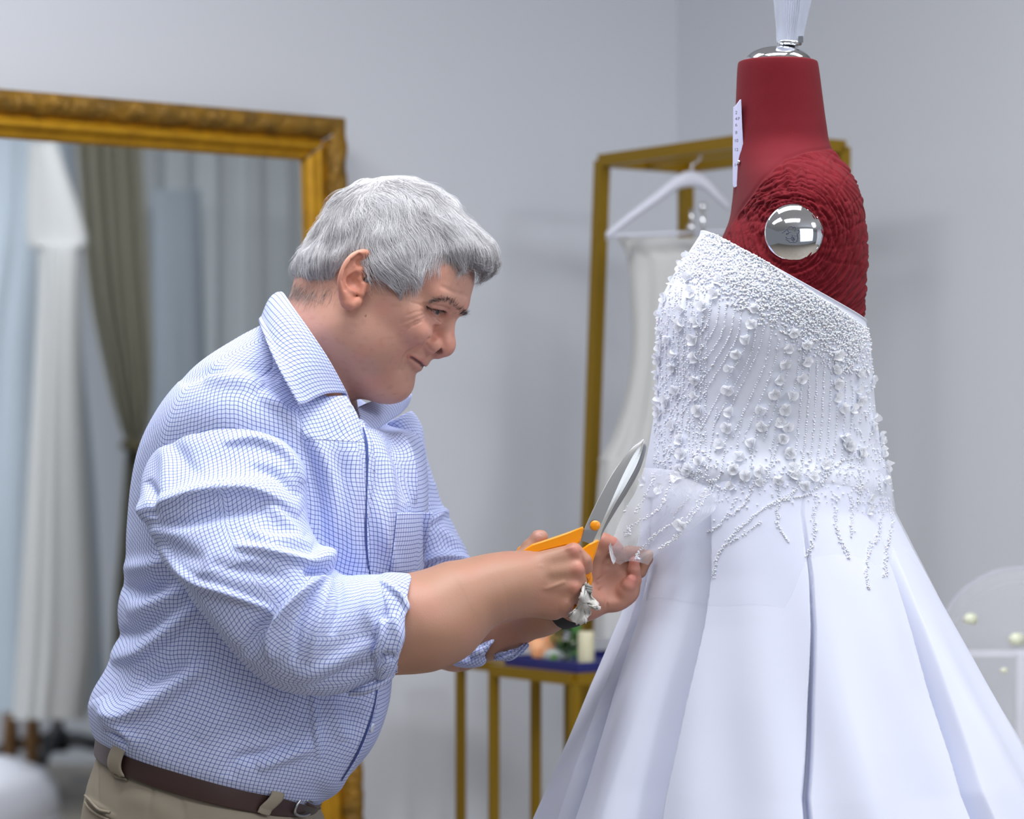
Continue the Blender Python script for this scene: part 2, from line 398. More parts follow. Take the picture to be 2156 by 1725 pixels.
# gold garment rack in the corner
RP = P(1268, 325, 5.0); RX = np.array([0.5878, -0.8090, 0]); RY = MU
rz = RP[2] - 0.012; R1 = RP * [1, 1, 0]; R2 = R1 + RX * 0.43; R3 = R2 + RY * 0.20; R4 = R1 + RY * 0.20
rack = thing('garment_rack', (R1 + R3) / 2, 'gold square tube garment rack in the room corner behind the dress form', 'clothes rack')
lean = (P(1245, 1060, 4.9) - RP) / (RP[2] - P(1245, 1060, 4.9)[2])
for c in (R1, R2, R3, R4):
    mb = MB(); t = c + [0, 0, rz]; bt = t + np.array([lean[0], 0, -1]) * (rz) if c is R1 else c
    mb.bar(t, bt, .022, up=RX); mb.build('post', M_gold, rack)
for a, b in ((R1, R2), (R2, R3), (R3, R4), (R4, R1)):
    for z, nm in ((rz, 'top_rail'), (0.12, 'bottom_rail')):
        mb = MB(); mb.bar(a + [0, 0, z], b + [0, 0, z], .022, up=(0, 0, 1)); mb.build(nm, M_gold, rack)
hr0 = (R4 + R1) / 2 + [0, 0, rz]; hr1 = (R2 + R3) / 2 + [0, 0, rz]
mb = MB(); mb.bar(hr0, hr1, .012); mb.build('hanging_rail', M_gold, rack)
mb = MB(); mb.bar(R4 + [0, 0, rz - .19], R4 + RX * .2 + [0, 0, rz - .19], .016); mb.build('side_rail', M_gold, rack)

# white hanger on the rack, with clips, and the white gown it carries
HD = 4.82
def hp(px, py, dd=0): return P(px, py, HD + dd)
M_hang = mat('white_hanger_plastic', lin(214, 217, 232), 0.4)
hanger = thing('clothes_hanger', hp(1455, 380), 'white hanger with chrome clips on the gold rack', 'hanger')
mb = MB(); K = np.array([(1276, 498, 15), (1330, 455, 17), (1385, 415, 21), (1425, 385, 25), (1455, 377, 28), (1482, 385, 25), (1508, 410, 20), (1534, 436, 16)])
S = spline(K, 40); G = []
for x, y, w in S:
    c = hp(x, y); h = w * HD / FPX
    G.append([c + [0, -.007 * math.sin(a), h / 1.6 * math.cos(a)] for a in np.linspace(0, 2 * np.pi, 10, endpoint=False)])
V, F = gridmesh(np.array(G), True); F = F.tolist() + [list(range(10))[::-1], list(range(390, 400))]; mb.add(V, F)
mb.build('hanger_arms', M_hang, hanger, smooth=True)
mb = MB(); mb.tube(curve3([(1276, 497, HD), (1400, 492, HD), (1534, 488, HD)], 12), .003, 8); mb.build('trouser_bar', M_hang, hanger, smooth=True)
M_chrome = mat('chrome', (0.86, 0.88, 0.92, 1), 0.06, metal=1.0)
mb = MB(); hk = [hp(1457, 372), hp(1457, 350), hp(1470, 338), hp(1476, 322), hp(1462, 308), hp(1448, 314)]
mb.tube(spline(hk, 30), .0022, 8); mb.build('hook', M_chrome, hanger, smooth=True)
for x, y, y2 in ((1480, 437, 505), (1456, 480, 440)):
    mb = MB(); mb.lathe(hp(x, y, -.02), [(.0005, .009), (.005, .0075), (.009, 0), (.005, -.0075), (.0005, -.009)], 14); mb.bar(hp(x, y, -.005), hp(x, y2, -.005), .01, .006)
    mb.build('clip', M_chrome, hanger, smooth=True)
M_gown = mat('ivory_crepe', lin(196, 197, 197), 0.6, bump=(20, .15, .004))
M_gown2 = mat('white_satin_far', lin(178, 190, 202), 0.6, bump=(14, .2, .006))
def hanging_gown(name, rows, d, label, cat, m, folds=9, amp=.012, fn=P, depth=.05, group=None):
    rows = np.array(rows, float); R = spline(rows, 60); t = np.linspace(0, 2 * np.pi, 97)
    G = []
    for i, (y, x0, x1) in enumerate(R):
        f = i / 59; row = []
        for a in t:
            u = (math.cos(a) + 1) / 2; x = x0 + (x1 - x0) * u
            row.append(fn(x, y, d - math.sin(a) * depth * (.5 + f) - amp * f * math.sin(folds * a + 2 * math.sin(3 * a))))
        G.append(row)
    V, F = gridmesh(np.array(G)); b = np.array(G)[-1].mean(0); o = thing(name, b, label, cat, group)
    return mesh('gown_fabric', V, F, m, o), o
g, og = hanging_gown('hanging_gown', [(500, 1300, 1500), (535, 1318, 1520), (560, 1322, 1560), (700, 1330, 1540), (800, 1322, 1530), (900, 1296, 1545), (970, 1262, 1560), (972, 1262, 1570), (1100, 1254, 1590), (1345, 1250, 1600)],
                      4.88, 'plain white strapless gown hanging on the gold rack in the corner', 'wedding gown', M_gown, 7)
for x in (1318, 1500):
    mb = MB(); mb.tube(curve3([(x, 494, 4.83), (x + 4, 520, 4.83), (x + 6, 545, 4.835)], 6), .0025, 6); mb.build('loop_strap', M_gown, og, smooth=True)

# two gold stands by the wall
def table(lpx, npx, ld, ytop, depth, label, yoff=0):
    L = P(lpx, ytop, ld); a = 0.233; N = L + RX * a; z = L[2]
    c = [L, N, N + MU * depth, L + MU * depth]
    o = thing('gold_plant_stand', np.mean(c, 0) * [1, 1, 0], label, 'side table', 'gold stands by the wall')
    for q in c:
        mb = MB(); mb.bar(q + [0, 0, -.01], q * [1, 1, 0], .0145, up=RX); mb.build('leg', M_gold, o)
    for i in range(4):
        mb = MB(); mb.bar(c[i] + [0, 0, -.008], c[(i + 1) % 4] + [0, 0, -.008], .019); mb.build('apron_rail', M_gold, o)
    mb = MB(); m = np.mean(c, 0); mb.box((0, 0, 0), a - .012, depth - .012, .008, np.stack([RX, MU, (0, 0, 1)], 1)); mb.V[-1] = mb.V[-1] + m - [0, 0, .004]
    mb.build('table_top', M_gold, o); return c, o
tc_, _ = table(1040, 1209, 4.75, 1402, .36, 'gold metal stand carrying a blue tray and flowers by the wall')
table(970, 1139, 5.0, 1386, .075, 'narrow empty gold stand just left of the flower stand')
tz = tc_[0][2]; tm = np.mean(tc_, 0)
M_navy = mat('navy_lacquer', lin(34, 38, 110), 0.35)
tray = MB(); TRr = np.stack([RX, MU, (0, 0, 1)], 1)
def rect_at(c, sx, sy, sz, z):
    mb = MB(); mb.box((0, 0, 0), sx, sy, sz, TRr); mb.V[-1] = mb.V[-1] + np.array([c[0], c[1], z]); return mb
to = thing('blue_tray', (tm[0], tm[1], tz), 'navy blue tray on the gold stand under the flowers', 'tray')
rect_at(tm, .21, .33, .008, tz + .004).build('tray_base', M_navy, to)
for dx, dy, sx, sy in ((.1025, 0, .006, .33), (-.1025, 0, .006, .33), (0, .162, .2, .006), (0, -.162, .2, .006)):
    rect_at(tm + RX * dx + MU * dy, sx, sy, .012, tz + .012).build('tray_rim', M_navy, to)
# flowers in a glass bowl on the tray
M_leaf = mat('leaf_green', lin(92, 142, 62), 0.5, var=(25, lin(70, 120, 70), .8))
M_peach = mat('peach_petal', lin(240, 186, 140), 0.6, var=(40, lin(236, 130, 84), .5)); M_pale = mat('cream_petal', lin(228, 232, 210), 0.6)
fz = tz + .009
def bloom(parent, c, r, m, seed):
    g = np.random.default_rng(seed); mb = MB()
    for k in range(14):
        a = k * 2.4; rr = r * (.25 + .75 * k / 14); n = np.array([math.cos(a) * .9, math.sin(a) * .9, 1.1 - k * .07]); n /= np.linalg.norm(n)
        q = c + n * rr * .75; x = np.cross(n, (0, 0, 1.0)); x /= np.linalg.norm(x) + 1e-9; y = np.cross(n, x)
        G = [[q + x * r * .55 * s * math.sqrt(max(0, 1 - .7 * t * t)) + y * r * .5 * t - n * r * .22 * (s * s + t * t) for s in np.linspace(-1, 1, 5)] for t in np.linspace(-1, 1, 5)]
        mb.grid(np.array(G))
    return mb.build('blossom', m, parent, smooth=True)
bq = P(1165, 1395, 4.70); fo = thing('flower_arrangement', (bq[0], bq[1], fz), 'peach and green flower arrangement on the navy tray', 'flowers')
mb = MB(); mb.lathe((bq[0], bq[1], fz), [(.02, 0), (.03, .006), (.034, .018), (.03, .026), (.026, .026), (.002, .012)], 18); mb.build('bowl', mat('bowl_glaze', lin(170, 178, 176), .2), fo, smooth=True)
for i, (x, y, r, m) in enumerate(((1142, 1368, .034, M_peach), (1166, 1342, .024, M_peach), (1122, 1352, .022, M_peach), (1190, 1385, .014, M_pale), (1158, 1388, .016, M_peach), (1205, 1352, .014, M_pale))):
    bloom(fo, P(x, y, 4.69 + .01 * (i % 3)), r, m, i)
for i in range(70):
    g = np.random.default_rng(100 + i); mb = MB(); a = g.uniform(0, 6.28); e = g.uniform(.1, 1.3); c = P(1192 + g.uniform(-34, 28), 1345 + g.uniform(-36, 50), 4.68 + g.uniform(-.03, .05))
    dv = np.array([math.cos(a) * math.cos(e), math.sin(a) * math.cos(e), math.sin(e)]); x = np.cross(dv, (.3, .2, 1)); x /= np.linalg.norm(x); L = g.uniform(.022, .04)
    G = [[c + dv * L * t + x * s * L * .25 * math.sin(math.pi * min(1, t * .95 + .05)) + np.array([0, 0, -.01 * t * t]) for s in (-1, 0, 1)] for t in np.linspace(0, 1, 6)]
    mb.grid(np.array(G)); mb.build('leaf', M_leaf, fo, smooth=True)
for i, (x, y, h, m) in enumerate(((1234, 1330, .060, mat('cream_wax', lin(206, 202, 174), .5, sss=.2)),)):
    c = P(x, y, 4.62); mb = MB(); o = thing('pillar_candle', (c[0], c[1], fz), 'cream pillar candle beside the flowers on the tray', 'candle')
    mb.lathe((c[0], c[1], fz), [(.001, 0), (.013, 0), (.014, .003), (.014, h - .003), (.012, h), (.004, h - .004), (.001, h - .004)], 20); mb.build('wax', m, o, smooth=True)
    mb = MB(); mb.tube([(c[0], c[1], fz + h - .005), (c[0] + .001, c[1], fz + h + .008)], .0012, 6); mb.build('wick', mat('wick_black', lin(30, 28, 26), .8), o)

# ------------------------------------------------ what the mirror shows: the far side of the shop
M_drape = mat('olive_drape', lin(182, 179, 162), 0.8, spec=.15); M_sheer = mat('sheer_curtain', lin(200, 206, 210), 0.8)
def drape(name, rows, d, m, label, folds, amp, nrow=70, ncol=120):
    R = spline(np.array(rows, float), nrow); G = []
    for y, x0, x1 in R:
        row = []
        for u in np.linspace(0, 1, ncol):
            row.append(VIRT(x0 + (x1 - x0) * u, y, d - amp * math.sin(2 * math.pi * folds * u + .8 * math.sin(5 * u)) - .4 * amp * math.sin(2 * math.pi * folds * 2.3 * u + 1)))
        G.append(row)
    V, F = gridmesh(np.array(G)); b = np.array(G)[-1].mean(0)
    o = thing(name, b * [1, 1, 0], label, 'curtain'); mesh('curtain_cloth', V, F, m, o); return o
def ybot(d): return CY + CAMH * FPX / d
dr = drape('tied_curtain', [(-60, 130, 330), (150, 145, 305), (300, 160, 300), (600, 185, 315), (800, 225, 322), (900, 252, 312), (938, 268, 292), (980, 262, 300), (1150, 250, 300), (1300, 238, 300), (ybot(10.6) - 6, 225, 310)], 10.6, M_drape,
           'olive grey curtain tied back in the middle, seen in the mirror', 5, .035)
mb = MB(); rg = [VIRT(280 + 17 * math.cos(a), 938, 10.6 - .09 * math.sin(a)) for a in np.linspace(0, 2 * math.pi, 20)]
mb.tube(rg, .022, 8); mb.build('tieback', mat('tieback_cord', lin(120, 112, 84), .8), dr, smooth=True)
drape('sheer_curtain', [(-60, 300, 640), (500, 300, 650), (1000, 290, 655), (ybot(11.2) - 6, 280, 660)], 11.2, M_sheer, 'pale sheer curtain right of the olive curtain in the mirror', 5, .012)
hanging_gown('display_gown', [(-40, 20, 120), (120, -20, 130), (300, -40, 150), (480, -60, 165), (700, -110, 170), (900, -150, 190), (1100, -180, 205), (1340, -190, 215), (1500, -195, 225)], 10.2,
             'pale blue white gown with a full skirt, largest gown in the mirror', 'wedding gown', M_gown2, 11, .014, VIRT, .22, 'gowns on show in the mirror')
hanging_gown('display_gown', [(300, 60, 120), (480, 55, 178), (520, 62, 182), (540, 80, 170), (800, 70, 170), (1300, 40, 195), (1515, 25, 180)], 9.35,
             'white gown with a cap sleeve at the left of the mirror', 'wedding gown', M_gown, 9, .014, VIRT, .12, 'gowns on show in the mirror')
hanging_gown('display_gown', [(400, 320, 420), (700, 325, 430), (1300, 315, 450), (1600, 310, 460)], 10.9, 'grey white gown behind the man in the mirror', 'wedding gown', M_gown2, 9, .012, VIRT, .1, 'gowns on show in the mirror')
# five-star base of a display form
bd = 11.0; bc = VIRT(120, 1600, bd) * [1, 1, 0]
M_blk = mat('black_plastic', lin(26, 28, 32), .4); M_wood = mat('warm_wood', lin(150, 112, 70), .5, var=(12, lin(120, 86, 52), .7))
st = thing('star_base', bc, 'black five-star wheeled base standing on the floor in the mirror', 'stand')
mb = MB(); mb.lathe(bc, [(.03, .12), (.045, .12), (.045, .2), (.025, .22), (.022, .42), (.001, .42)], 16); mb.build('column', M_blk, st, smooth=True)
for k in range(5):
    a = k * 2 * math.pi / 5 + .35; dv = np.array([math.cos(a), math.sin(a), 0]); mb = MB()
    mb.tube([bc + [0, 0, .16], bc + dv * .1 + [0, 0, .165], bc + dv * .22 + [0, 0, .14], bc + dv * .3 + [0, 0, .085]], [.03, .027, .022, .016], 8); lg = mb.build('foot', M_blk, st, smooth=True)
    mb = MB(); x = np.cross(dv, (0, 0, 1)); mb.lathe(bc + dv * .3 + [0, 0, .03] - x * .012, [(.001, 0), (.026, 0), (.03, .004), (.03, .02), (.026, .024), (.001, .024)], 14, axis=x); mb.build('caster', M_blk, lg, smooth=True)
for px, lb in ((22, 'tapered wooden post left of the black wheeled base'), (68, 'short wooden post touching the black wheeled base')):
    c = VIRT(px, 1600, 10.75) * [1, 1, 0]; mb = MB(); mb.lathe(c, [(.001, 0), (.03, 0), (.026, .1), (.034, .2), (.024, .32), (.02, .36), (.001, .36)], 14)
    o = mb.build('wooden_post', M_wood, smooth=True); props(o, lb, 'post', 'wooden posts by the wheeled base')
pc = VIRT(-60, 1690, 9.3) * [1, 1, 0]
po = thing('round_pouf', pc, 'white round pouf at the lower left of the mirror', 'pouf'); mb = MB()
mb.lathe(pc, [(.001, .0), (.26, 0), (.29, .03), (.30, .12), (.29, .19), (.25, .245), (.14, .285), (.001, .30)], 36); mb.build('seat_pad', M_white, po, smooth=True)
mb = MB(); mb.lathe(pc, [(.298, .07), (.305, .075), (.305, .085), (.299, .09)], 36); mb.build('piping', M_white, po, smooth=True)
# veil draped on a round form at the right
M_veil = tulle_mat('veil_tulle', .17); vd = 4.32; vc = P(2150, 1300, vd); vr = .135
vo = thing('veil_display', (vc[0], vc[1], 0), 'round tulle veil with white blossoms beyond the skirt at right', 'veil')
vz = P(2150, 1198, vd)[2]
prof = [(vr * math.sin(t), vz - vr + vr * math.cos(t)) for t in np.linspace(.01, math.pi / 2, 14)] + [(vr * (1 + .5 * t), (vz - vr) * (1 - t) + .01 * t) for t in np.linspace(.08, 1, 14)]
mb = MB(); mb.lathe((vc[0], vc[1], 0), prof, 48); mb.build('veil_tulle', M_veil, vo, smooth=True)
mb = MB(); mb.tube([np.array([vc[0] + vr * math.cos(t), vc[1], vz - vr + vr * math.sin(t)]) for t in np.linspace(0, math.pi, 40)], .004, 8); mb.build('hoop', tulle_mat('veil_edge', .5, (.75, .76, .84, 1)), vo, smooth=True)
mb = MB(); mb.lathe((vc[0], vc[1], 0), [(.11, 0), (.11, .012), (.012, .02), (.011, vz - vr), (.001, vz - vr)], 20); mb.bar((vc[0] - vr, vc[1], vz - vr), (vc[0] + vr, vc[1], vz - vr), .01); mb.build('stand', M_white, vo, smooth=False)
for i, (x, y, r) in enumerate(((2043, 1305, .016), (2140, 1348, .018), (2114, 1413, .008))):
    bloom(vo, P(x, y, vd - .14), r, M_pale, 60 + i)
# ---------------------------------------------------------------- dress form
def loft(rings, nv, nu, n=2.0, t0=0.0, t1=2 * np.pi, closed=False):
    rings = [r if len(r) == 7 else (*r, 0) for r in rings]
    # rings: (left px, left py, right px, right py, middle distance, half depth); t=0 right, t=pi/2 towards the camera
    K = spline(np.array(rings, float), nv)
    t = np.linspace(t0, t1, nu, endpoint=not closed)
    c, s = np.cos(t), np.sin(t); c = np.sign(c) * np.abs(c) ** (2 / n); s = np.sign(s) * np.abs(s) ** (2 / n)
    G = []
    for lx, ly, rx, ry, d, b, sh in K:
        A, B = P(lx, ly, d), P(rx, ry, d); C = (A + B) / 2; ax = (B - A) / 2
        G.append(C + c[:, None] * ax + s[:, None] * np.array([-sh * d / FPX, -b, 0]))
    return np.array(G), K, t
def gnormals(G):
    du = np.gradient(G, axis=1); dv = np.gradient(G, axis=0); n = np.cross(du, dv); return n / (np.linalg.norm(n, axis=-1, keepdims=True) + 1e-12)
def outward(G):
    n = gnormals(G); c = G.mean(1, keepdims=True)
    return -n if ((G - c) * n).sum() < 0 else n
MD = 3.09
M_red = mat('red_jersey', lin(100, 13, 26), 0.85, spec=0.2, sheen=.04, var=(60, lin(94, 12, 24), .35), bump=(900, .15, .0008))
M_redp = mat('red_pleated_cloth', lin(108, 14, 27), 0.85, spec=0.2, sheen=.03, var=(60, lin(90, 11, 21), .4))
form = thing('dress_form', (P(1650, 1000, MD)[0], MD, 0), 'red fabric dress form with chrome neck cap and chrome arm plate', 'mannequin')
rows = [(1570, 128, 1706, 128, MD, .034), (1558, 130, 1718, 130, MD, .040), (1553, 140, 1723, 140, MD, .0435), (1550, 200, 1731, 200, MD, .046), (1548, 260, 1739, 260, MD, .05), (1547, 308, 1748, 308, MD, .058),
        (1546, 345, 1772, 345, MD, .082), (1546, 385, 1794, 385, MD, .122), (1543, 425, 1807, 425, MD, .146), (1534, 470, 1816, 470, MD, .155), (1500, 540, 1820, 540, MD, .157), (1450, 620, 1817, 620, MD, .156),
        (1410, 700, 1816, 700, MD, .15), (1400, 800, 1822, 800, MD, .142), (1402, 900, 1830, 900, MD, .136), (1395, 1000, 1845, 1000, MD, .14), (1370, 1150, 1880, 1150, MD, .155), (1380, 1300, 1880, 1300, MD, .155)]
G, K, t = loft(rows, 420, 520, n=2.1)
N = outward(G); X, Y = PX(G); near = sstep(.05, .35, np.sin(t))[None, :]
cxp, cyp = 1672, 492
SEAM = [(1490, 545), (1522, 500), (1560, 440), (1605, 378), (1650, 335), (1700, 318), (1748, 312), (1850, 330), (1850, 760), (1480, 760)]
ins = sstep(0, 8, -sdpoly(X, Y, SEAM)) * near
ang = np.arctan2(Y - cyp, X - cxp); rad = np.hypot(X - cxp, (Y - cyp) * .92)
nz = Noise(1.0, 14, 3)
wob = Noise(1, 12, 21)(np.stack([X * .022, Y * .022, 0 * X], -1).reshape(-1, 3)).reshape(X.shape)
q = np.stack([rad * .50 + 6 * wob, ang * 6 + 2 * wob, np.zeros_like(rad)], -1)
w1 = nz(q.reshape(-1, 3)).reshape(rad.shape); q2 = q * [1.8, 2.2, 1]; w2 = Noise(1, 14, 8)(q2.reshape(-1, 3)).reshape(rad.shape)
pinch = np.exp(-((X - 1674) ** 2 / 900 + (Y - 372) ** 2 / 500))
ruche = (.9 - 2.3 * np.exp(-(w1 / .33) ** 2) - 1.2 * np.exp(-(w2 / .30) ** 2) + .35 * w2) * (.9 + .5 * sstep(200, 60, rad)) - 2.2 * pinch * np.cos((X - 1674) * .22)
cross = np.zeros_like(X)                 # faint stitch lines that fan out over the shoulder
for a in np.linspace(-2.6, .6, 11):
    da = np.abs(np.angle(np.exp(1j * (ang - a - .15 * np.sin(rad * .03))))) * rad; cross -= np.exp(-(da / 2.2) ** 2)
seamd = np.exp(-(sdpoly(X, Y, SEAM) / 3.5) ** 2) * near
G = G + N * (ins * (.0016 + .00105 * ruche + .0007 * cross) - seamd * .0012)[..., None]
V, F = gridmesh(G); fi = (ins.reshape(-1)[F] > .5).all(1)
body_f = mesh('torso', V, F, M_red, form); body_f.data.materials.append(M_redp)
body_f.data.polygons.foreach_set('material_index', fi.astype(np.int32))
BV_form = BVHTree.FromPolygons(V.tolist(), F.tolist())
ax0 = P(1638, 130, MD)
mb = MB(); R = 72 * MD / FPX; mb.lathe(ax0 + [0, 0, .0012], [(R, -.006), (R, 0), (R * .93, .0045), (R * .78, .0092), (R * .58, .0128), (R * .32, .0152), (.0005, .016)], 48)
mb.build('neck_cap', M_chrome, form, smooth=True)
# fluted glass finial on a black threaded stem
M_flute = mat('fluted_acrylic', (0.80, 0.84, 0.95, 1), 0.08, trans=.55, spec=.7)
fb_, ft = P(1662, 96, MD), P(1672, -60, MD); axis = (ft - fb_) / np.linalg.norm(ft - fb_); pxm = MD / FPX
mb = MB(); nf = 176; G = []
for h, r in ((0, 20), (.002, 24), (.004, 26.0), (.02, 29.2), (.05, 37.5), (.075, 44), (.086, 46), (.088, 40)):
    x = np.array([1., 0, 0]); x -= axis * (x @ axis); x /= np.linalg.norm(x); y = np.cross(axis, x)
    a = np.linspace(0, 2 * np.pi, nf, endpoint=False); rr = r * pxm * (1 + (.055 * np.cos(44 * a) if 0.003 < h < .087 else 0 * a))
    G.append(fb_ + axis * h + rr[:, None] * (np.cos(a)[:, None] * x + np.sin(a)[:, None] * y))
V, F = gridmesh(np.array(G), True); mb.add(V, F.tolist() + [list(range(nf))[::-1], list(range(7 * nf, 8 * nf))])
mb.build('fluted_knob', M_flute, form, smooth=False)
mb = MB(); mb.lathe(fb_, [(.001, -.0012), (19 * pxm, -.0012), (26 * pxm, .0005), (27 * pxm, .003), (26.5 * pxm, .0042), (.002, .0045)], 40, axis=axis)
mb.build('knob_collar', M_chrome, form, smooth=True)
mb = MB(); mb.box(P(1680, 86, MD) + [0, -.0100, 0], .0095, .004, .0075); mb.build('knob_flat', M_chrome, form)
M_blk2 = mat('black_thread', lin(22, 22, 24), .5); mb = MB()
pr = []; L0 = .0095
for i in range(7): pr += [(.0050, -L0 + i * .0014), (.0058, -L0 + i * .0014 + .0007)]
mb.lathe(fb_ + axis * .0005 + np.array([.0012, 0, 0]), [(.001, -L0)] + pr + [(.001, .001)], 18, axis=axis); mb.build('threaded_stem', M_blk2, form, smooth=True)
# chrome arm plate with the line emblem
loc, nor, _, _ = BV_form.ray_cast(Vector((0, 0, CAMH)), Vector(P(1672, 491, 1) - [0, 0, CAMH]))
pc_ = np.array(loc); pn = np.array([-.035, -1.0, .05]); pn /= np.linalg.norm(pn); pr_ = 62.5 * pc_[1] / FPX; pxx = np.cross((0, 0, 1), pn); pxx /= np.linalg.norm(pxx); pyy = np.cross(pxx, pn); pyy = pyy if pyy[2] > 0 else -pyy
base = pc_ - pn * .006
dome = lambda r: .0085 + .0145 * math.sqrt(max(0, 1 - (r / pr_) ** 2 * .92)) - .0145 * math.sqrt(.08)
mb = MB(); mb.lathe(base, [(pr_ * .97, 0), (pr_, .003), (pr_, .0075)] + [(pr_ * s, dome(pr_ * s)) for s in (.985, .96, .92, .86, .78, .68, .56, .44, .32, .2, .1)] + [(.0003, dome(0))], 72, axis=pn)
plate = mb.build('arm_plate', M_chrome, form, smooth=True)
def em(pts, r=.00028, closed=False):
    pts = np.array(pts, float); pts = (pts - [890, 870]) / 10.78 * pc_[1] / FPX
    if closed: pts = np.concatenate([pts, pts[:1]])
    S = spline(pts, len(pts) * 5); W = [base + pxx * x - pyy * y + pn * (dome(math.hypot(x, y)) + .0001) for x, y in S]; return W
emb = MB()
for L in ([(735, 860), (725, 800), (760, 760), (800, 750), (840, 765), (855, 800)], [(855, 800), (850, 775), (880, 765), (908, 790), (900, 820), (870, 840)],
          [(945, 840), (970, 830), (990, 860), (980, 895), (950, 910)], [(945, 905), (945, 960), (955, 1010), (945, 1060), (910, 1105), (850, 1110), (770, 1105)], [(735, 860), (760, 880), (800, 870)],
          [(680, 990), (720, 1020), (800, 1020), (810, 990)], [(805, 1015), (830, 1060), (870, 1095)], [(870, 960), (905, 955), (945, 960)], [(845, 1000), (870, 1020), (880, 1055), (850, 1040), (845, 1000)],
          [(690, 930), (715, 905), (750, 905), (720, 930), (690, 930)], [(600, 900), (640, 870), (690, 830), (730, 800)], [(770, 1105), (720, 1060), (680, 1040)], [(820, 940), (840, 980), (815, 1000)]):
    emb.tube(em(L), .00048, 5)
emb.build('emblem_lines', mat('emblem_dark', lin(58, 66, 92), .4), plate, smooth=True, kind='stuff')
# white plastic neck scale
M_scale = mat('white_plastic', lin(206, 208, 240), .3, trans=.15); M_ink = mat('black_ink', lin(40, 40, 62), .6)
prof = [(1551, 222), (1559, 211), (1561, 262), (1563, 300), (1566, 342), (1558, 370), (1553, 392), (1548, 394), (1546, 388), (1546, 300), (1547, 224)]
fr = np.array([P(x, y, MD - .022) for x, y in prof]); fr[:, 1] += np.array([0, -.008, -.008, -.008, -.009, -.006, -.004, 0, .003, .003, .003]); bk = fr + [-.0012, .004, 0]
n = len(prof); mb = MB(); mb.add(np.concatenate([fr, bk]), [list(range(n))[::-1], list(range(n, 2 * n))] + [[i, (i + 1) % n, n + (i + 1) % n, n + i] for i in range(n)])
sc_ = mb.build('neck_scale', M_scale, form)
mb = MB(); mb.lathe(P(1556, 341, MD - .034), [(.0003, .0012), (.0016, .001), (.002, 0), (.002, -.003)], 14, axis=(-.25, -1, 0)); mb.build('scale_screw', M_chrome, sc_, smooth=True)
def text_mesh(name, s, size, M, m, parent):
    cu = bpy.data.curves.new(name, 'FONT'); cu.body = s; cu.size = size; cu.align_x = 'CENTER'; cu.align_y = 'CENTER'; cu.extrude = .00008
    o = bpy.data.objects.new(name, cu); COL.objects.link(o); dg = bpy.context.evaluated_depsgraph_get(); me = bpy.data.meshes.new_from_object(o.evaluated_get(dg))
    bpy.data.objects.remove(o); me.transform(M); me.materials.clear(); me.materials.append(m)
    r = bpy.data.objects.new(name, me); COL.objects.link(r); WM[r.name] = Matrix.Identity(4); adopt(r, parent); return r
for s, y in (('2', 238), ('4', 251), ('6', 264), ('8', 280), ('10', 297), ('12', 316), ('14', 348)):
    c = P(1550.5, y, MD - .030) + [-.0004, -.002, 0]
    text_mesh('scale_number', s, .0052, Matrix.Translation(c) @ Matrix.Rotation(math.radians(-28), 4, 'Z') @ Matrix.Rotation(math.radians(90), 4, 'X'), M_ink, sc_)
c = P(1555.5, 251, MD - .032) + [-.0002, -.0025, 0]
text_mesh('scale_number', 'P', .0052, Matrix.Translation(c) @ Matrix.Rotation(math.radians(-28), 4, 'Z') @ Matrix.Rotation(math.radians(90), 4, 'X'), M_ink, sc_)
# black zip pull at the back of the gown and the pole of the form
pb = form.location
mb = MB(); mb.lathe((pb[0], MD, 0), [(.001, 0), (.16, 0), (.16, .012), (.03, .03), (.016, .04), (.016, 1.05), (.001, 1.05)], 28); mb.build('pole', M_chrome, form, smooth=True)

# ---------------------------------------------------------------- wedding dress
M_satin = mat('white_satin', lin(212, 217, 236), 0.45, spec=.35, sheen=.1, bump=(420, .05, .0006))
M_lace = mat('white_net', lin(216, 221, 236), 0.6, spec=.25, bump=(500, .12, .0006))
M_pearl = mat('pearl_beads', lin(238, 240, 250), 0.3, spec=.6, sss=.2); M_cryst = mat('crystal_beads', (0.95, 0.96, 1, 1), 0.08, spec=1.0, trans=.25)
M_petal = tulle_mat('organza_petal', .93, (.93, .945, .98, 1))
gown = thing('wedding_dress', (P(1650, 1000, MD)[0], MD - .01, 0), 'white beaded strapless wedding dress with satin skirt on the red dress form', 'wedding dress')
BR_ = [(1478, 488, 1818, 680, MD, .1615), (1452, 528, 1824, 706, MD, .1640), (1426, 566, 1829, 735, MD, .1645), (1388, 640, 1834, 790, MD, .1625), (1381, 710, 1838, 840, MD, .155), (1383, 780, 1844, 892, MD, .149),
       (1380, 850, 1853, 940, MD, .145), (1370, 920, 1864, 985, MD, .146), (1358, 985, 1874, 1030, MD, .1525), (1354, 1046, 1878, 1078, MD, .138)]
G, K, t = loft(BR_, 200, 300, n=2.05)
G[..., 2] -= .0125 * np.clip(np.sin(t), 0, 1)[None, :] ** 1.5 * (1 - sstep(0, .35, np.linspace(0, 1, 200)))[:, None]
# slight sweetheart lift of the front and the stiff roll of the edge
v = np.linspace(0, 1, 200)[:, None]
N = outward(G); G = G + N * (.0016 * np.exp(-(v / .012) ** 2))[..., None]
V, F = gridmesh(G); bod = mesh('bodice', V, F, M_lace, gown); mo = bod.modifiers.new('thick', 'SOLIDIFY'); mo.thickness = .0006; mo.offset = -1
